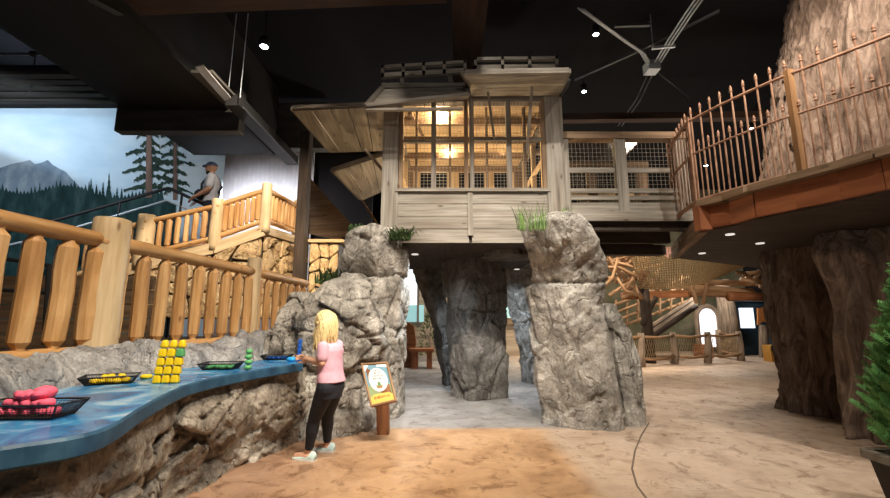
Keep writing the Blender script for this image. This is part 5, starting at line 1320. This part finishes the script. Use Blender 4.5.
tk = Z(730, 356, 0); part('trunk_post', MB().tube([V((tk.x + .05, tk.y, 0)), P(729, 320, tk.y), P(722, 280, tk.y)], [.36, .30, .24], 14, True, .2), M['bark'], pf, True)
tk = Z(645, 362, 0); part('timber_post', MB().tube([V((tk.x, 13, 0)), P(641, 262, 13)], .16, 10, True, .1), M['timber'], pf, True)
part('knee_brace', MB().tube([P(642, 325, 12.9), P(656, 297, 12.9)], .08, 8, True, .2), M['timber'], pf, True)
part('pole', MB().tube([P(690, 280, 12.7), P(697, 303, 12.5)], .06, 8, True, .2), M['branch'], pf, True)
part('pole', MB().tube([P(708, 278, 12.7), P(703, 304, 12.5)], .06, 8, True, .2), M['branch'], pf, True)
# tangle of bare branches above the platform
bt = thing('branch_tangle', 'tangle of bare orange-brown branches woven above the far platform', 'branches', P(620, 280, 12.5)); rb_ = random.Random(12)
for k in range(46):
    a = P(rb_.uniform(598, 650), rb_.uniform(246, 300), rb_.uniform(11.8, 13.4)); ln = rb_.uniform(.5, 1.3); an = rb_.uniform(0, PI)
    d = V((math.cos(an), rb_.uniform(-.3, .3), math.sin(an))) * ln; md_ = a + d * .5 + V((rb_.uniform(-.12, .12), 0, rb_.uniform(-.12, .12)))
    part('branch', MB().tube([a, md_, a + d], [.06, .05, .03], 7, True, .25), M['branch'], bt, True)
bt2 = thing('branch_tangle', 'smaller bundle of knotted branches right of the cargo net', 'branches', P(752, 280, 12.5))
for k in range(16):
    a = P(rb_.uniform(735, 770), rb_.uniform(270, 292), rb_.uniform(12, 13)); an = rb_.uniform(-.6, .6); d = V((math.cos(an), 0, math.sin(an))) * rb_.uniform(.4, .9)
    part('branch', MB().tube([a, a + d * .5 + V((0, 0, rb_.uniform(-.1, .1))), a + d], [.07, .06, .04], 7, True, .25), M['branch'], bt2, True)
hg = MB()
for k in range(6): a = P(662 + k * 2.5, 247, 10.5); hg.tube([a, a + V((0, 0, -.18 - .05 * (k % 3)))], .025, 6)
solo('hanging_tassels', hg, noisy('red_cloth', [(.25, .07, .05), (.4, .3, .26)], (30, 30, 5)), 'red and pale tassels hanging at the corner below the footbridge', 'tassels')
# sloped log ramp roof with a stair rail
rf = thing('log_ramp', 'sloping dark log ramp rising to the far platform', 'ramp', P(680, 340, 14.5))
for k in range(6):
    part('log', log(P(648, 340 - k * 2.2, 14.2 + k * .12), P(696, 306 - k * 1.6, 14.2 + k * .12), .09, .09), M['bark' if k % 3 else 'timber'], rf, True)
rr_ = thing('ramp_railing', 'pale slanted rail fence on the stair left of the far ramp', 'railing', P(640, 340, 15.2))
for k in range(4): part('rail', log(P(612, 330 - k * 8, 15.2), P(690, 300 - k * 8, 15.6), .05, .05), M['branch'], rr_, True)
for k in range(7): 
    xx = 616 + k * 11; part('baluster', log(P(xx, 332 - k * 4.2, 15.3), P(xx, 300 - k * 4.2, 15.3), .04, .04), M['branch'], rr_, True)
tg = MB().box((P(600, 300, 17).x, 17, 0), (P(700, 300, 17).x, 17.1, P(640, 255, 17).z))
struct('wall_far', MB().box((P(585, 300, 18).x, 18, 0), (12.85, 18.1, 7)), noisy('dim_green_wall', [(.05, .055, .03), (.12, .115, .07), (.20, .17, .11)], (1.2, 1.2, 1.2), rough=.9))
# bright lit archway
ar = []
ax0, ax1 = P(697, 330, 16.4).x, P(719, 330, 16.4).x; cxm = (ax0 + ax1) / 2; zt_ = P(708, 306, 16.4).z; zb_ = P(708, 347, 16.4).z
for k in range(13): a = PI * k / 12; ar.append(V((cxm + math.cos(a) * (ax1 - ax0) / 2, 16.4, zt_ - .45 + .45 * math.sin(a))))
ao = thing('lit_archway', 'brightly lit white archway in the far wall', 'archway', (cxm, 16.4, zb_))
part('glowing_panel', MB().prism([V((ax1, 16.4, zb_)), *ar, V((ax0, 16.4, zb_))], (0, .05, 0)), emit('daylight_opening', (.95, .95, 1), 1.1), ao)
fr_ = MB().tube([V((ax1, 16.35, zb_))] + [V((p.x, 16.35, p.z)) for p in ar] + [V((ax0, 16.35, zb_))], .09, 8); part('arch_frame', fr_, M['bark'], ao)
dr = thing('door_1', 'dark blue-grey door with a bright window in the far right', 'door', Z(750, 350, 0)); dr['kind'] = 'structure'
DY = 16.0
def dq(px, py, Y=DY): return P(px, py, Y)
part('door_leaf', MB().box((dq(731, 330).x, DY, 0), (dq(771, 330).x, DY + .08, dq(750, 300).z)), plain('dark_blue_door', (.02, .04, .06), .5), dr)
part('door_window', MB().box((dq(741, 330).x, DY - .03, dq(750, 328).z), (dq(755, 330).x, DY, dq(750, 308).z)), emit('window_light', (.8, .9, 1), 1.5), dr)
dfm = MB()
for a, b in (((730, 300), (730, 352)), ((771, 300), (771, 352)), ((730, 300), (771, 300))): dfm.bar(dq(*a, DY - .03), dq(*b, DY - .03), .14, .14)
part('door_frame', dfm, plain('blue_frame', (.05, .12, .18), .5), dr)
op = MB().prism([P(758, 308, 15), P(778, 306, 15), P(779, 318, 15), P(770, 324, 15), P(764, 321, 15), P(758, 325, 15)], (0, .06, 0))
solo('orange_sign_board', op, plain('orange_paint', (.45, .17, .05), .6), 'irregular orange hanging board beside the trunk in the far right', 'board')
yb = MB().box((P(766, 350, 13.6).x, 13.4, 0), (P(776, 350, 13.6).x, 13.75, P(770, 345, 13.6).z)); solo('yellow_stool', yb, noisy('yellow_wood', [(.5, .25, .05), (.65, .36, .08)], (4, 4, 4)), 'small yellow wooden stool on the floor beside the giant trunk', 'stool')
rbx = thing('red_crate', 'reddish brown crate behind the rope fence', 'crate', Z(707, 358, 0))
pbx = Z(707, 358, 0)
for k in range(3): part('slat', MB().box((pbx.x - .22, pbx.y, .02 + k * .15), (pbx.x + .22, pbx.y + .4, .14 + k * .15)), M['rustbeam'], rbx)
for s_ in (-1, 1): part('corner_post', MB().box((pbx.x + s_ * .2 - .03, pbx.y - .02, 0), (pbx.x + s_ * .2 + .03, pbx.y, .46)), M['redwood'], rbx)
sp2 = Z(764, 352, 0); solo('tree_stump_post', MB().tube([V((P(764, 352, 15).x, 15, 0)), P(763, 325, 15)], [.18, .12], 10, True, .2), M['bark'], 'pale leaning stump post below the orange board', 'post')

# ------------------------------------------------------------------ background left, seen under the tower
struct('wall_rear', MB().box((P(395, 300, 15).x, 15.5, 0), (P(560, 300, 15).x + .5, 15.6, 4)), noisy('log_wall', [(.16, .12, .085), (.32, .26, .19), (.42, .36, .28)], (.6, .6, 7), rough=.85))
wq = P(410, 290, 15.3)
tk_ = thing('aquarium_window', 'bright teal and white lit display window seen below the tower left edge', 'window', (P(418, 300, 15.3).x, 15.3, 1.5))
def aq(x0, x1, y0, y1, c, s, Y, nm): part(nm, MB().box((P(x0, 300, Y).x, Y, P(410, y1, Y).z), (P(x1, 300, Y).x, Y + .05, P(410, y0, Y).z)), emit(nm + '_glow', c, s), tk_)
aq(402, 418, 268, 305, (.85, .93, 1), .9, 15.3, 'white_panel'); aq(402, 424, 305, 322, (.28, .55, .58), .55, 15.28, 'teal_panel'); 
part('mullion', MB().box((P(417, 300, 15.2).x, 15.2, 1.2), (P(419, 300, 15.2).x, 15.28, 3.2)), M['greyd'], tk_)
tk2 = thing('aquarium_window', 'narrow teal lit window seen between the shadowed and rear pillars', 'window', (P(505, 305, 15.3).x, 15.3, 1.5))
part('teal_panel', MB().box((P(497, 300, 15.3).x, 15.3, P(500, 318, 15.3).z), (P(516, 300, 15.3).x, 15.35, P(500, 300, 15.3).z)), emit('teal_glow', (.3, .5, .52), .6), tk2)
part('frame', MB().box((P(496, 300, 15.25).x, 15.22, P(500, 322, 15.3).z), (P(517, 300, 15.25).x, 15.28, P(500, 318, 15.3).z)), M['brown'], tk2)
bn = thing('wooden_bench', 'carved orange-brown wooden bench under the left side of the tower', 'bench', Z(418, 369, 0))
bp_ = Z(418, 368, 0); by = bp_.y; bxm = bp_.x
part('seat', MB().box((P(410, 350, by).x, by - .25, .44), (P(434, 350, by).x, by + .25, .52)), M['rustbeam'], bn)
part('leg', MB().box((P(412, 350, by).x, by - .2, 0), (P(418, 350, by).x, by + .2, .44)), M['rustbeam'], bn)
part('leg', MB().box((P(427, 350, by).x, by - .2, 0), (P(432, 350, by).x, by + .2, .44)), M['rustbeam'], bn)
part('backrest', MB().prism([P(400, 368, by + .1), P(412, 368, by + .1), P(416, 342, by + .1), P(414, 326, by + .1), P(408, 322, by + .1), P(403, 328, by + .1), P(399, 345, by + .1)], (0, .18, 0)), M['redwood'], bn)
cb = P(430, 346, 13.5); cb = V((cb.x, 13.5, 0)); ce = thing('small_evergreen', 'small dark evergreen shrub behind the carved bench', 'plant', cb)
part('foliage', cedar(cb + V((0, 0, .15)), 1.5, .42, 260, 9), M['fern'], ce); part('trunk', MB().tube([cb, cb + V((0, 0, .9))], .04, 8), M['bark'], ce)

# ------------------------------------------------------------------ lights
def spot(loc, to, e, col, ang=60, blend=.8, rad=.12):
    d = bpy.data.lights.new('spot_lamp', 'SPOT'); d.energy = e; d.color = col; d.spot_size = math.radians(ang); d.spot_blend = blend; d.shadow_soft_size = rad
    o = bpy.data.objects.new('spot_lamp', d); C.objects.link(o); o.location = loc; o.rotation_euler = (V(to) - V(loc)).to_track_quat('-Z', 'Y').to_euler(); return o
def point(loc, e, col, rad=.08):
    d = bpy.data.lights.new('point_lamp', 'POINT'); d.energy = e; d.color = col; d.shadow_soft_size = rad
    o = bpy.data.objects.new('point_lamp', d); C.objects.link(o); o.location = loc; return o
WARM, NEUT, COOL, AMB = (1, .84, .65), (1, .92, .82), (.80, .90, 1), (1, .76, .47)
spot((.6, .8, 6.6), (.3, 3.9, 0), 950, WARM, 85)
spot((3.2, 1.0, 6.6), (2.4, 4.4, 0), 1050, NEUT, 85)
spot((1.6, .4, 6.2), (-.9, 5.4, 1.4), 1150, NEUT, 40)
spot((-.6, 1.2, 6.3), (1.3, 5.1, 1.2), 1350, NEUT, 40)
spot((-.3, .3, 6.5), (-2.6, 3.2, 1.3), 1150, WARM, 70)
spot((1.6, 1.4, 5.6), (-1.7, 3.3, .3), 800, NEUT, 42)
spot((-1.6, 4.4, 6.7), (-4.0, 8.0, 2.6), 3000, WARM, 56)
spot((0.6, .6, 6.7), (.4, 5.6, 2.9), 1350, NEUT, 44)
spot((.6, .2, 3.2), (.5, 5.2, 4.1), 170, NEUT, 46)  # unseen low lamp added to brighten shutter undersides, beams and conduits
spot((2.2, 1.6, 6.7), (5.2, 5.4, 4.2), 2400, (1, .84, .7), 60)
spot((3.4, 3.2, 6.85), (5.2, 5.3, 5.3), 700, NEUT, 34)
spot((-7.2, 5.4, 4.5), (-9, 9.2, 3.0), 430, COOL, 120)
spot((-8.4, 6.9, 6.2), (-9.6, 9.2, 6.0), 260, COOL, 120)
spot((-5.7, 10.6, 4.7), (-5.6, 12, 4.0), 200, (.95, .95, 1), 150)
spot((-4.3, 10.6, 4.7), (-4.4, 12, 4.0), 130, (.95, .95, 1), 150)
spot((-4.4, 7.75, 4.9), (-5.1, 9.3, 3.9), 70, NEUT, 70)
for p, e in ((P(440, 113, 6.1), 55), (P(449, 150, 7.6), 120), (P(505, 148, 7.6), 120)): point(p + V((0, 0, -.07)), e, AMB, .05)
for p in ((-.2, 7.2, 2.75), (.9, 7.2, 2.75)): point(p, 90, AMB, .1)  # hidden uplights added low in the cabin to brighten its boards
spot((-.3, 6.0, zf - .03), (-.2, 6.6, 0), 110, COOL, 130)
spot((1.1, 8.0, zf - .03), (1.1, 8.6, 0), 190, (.72, .85, 1), 130)
spot((2.2, 9.9, 6.6), (2.6, 12.5, 2.2), 1800, WARM, 80)
spot((4.6, 9.9, 6.6), (5.0, 13.5, 2.0), 1800, WARM, 80)
spot((3.9, 8.0, 5.2), (3.3, 9.6, 0), 750, NEUT, 95)
point((5.5, 9.5, 2.6), 60, WARM, .2)
point((4.0, 15.0, 3.0), 180, WARM, .2)
point((9.0, 14.4, 3.0), 260, NEUT, .2)
point((-.8, 12.0, 3.4), 260, NEUT, .2)
spot((-1.4, 7.2, 5.0), (-2.6, 9.8, 1.6), 900, AMB, 50)
spot((1.6, 1.4, 5.6), (3.0, 2.8, .9), 350, NEUT, 30)
spot((3.2, 2.2, 2.1), (4.6, 5.4, .8), 26, NEUT, 80)
w = bpy.data.worlds.new('dim_room'); bpy.context.scene.world = w; w.use_nodes = True
w.node_tree.nodes['Background'].inputs[0].default_value = (.9, .88, 1.0, 1); w.node_tree.nodes['Background'].inputs[1].default_value = .085
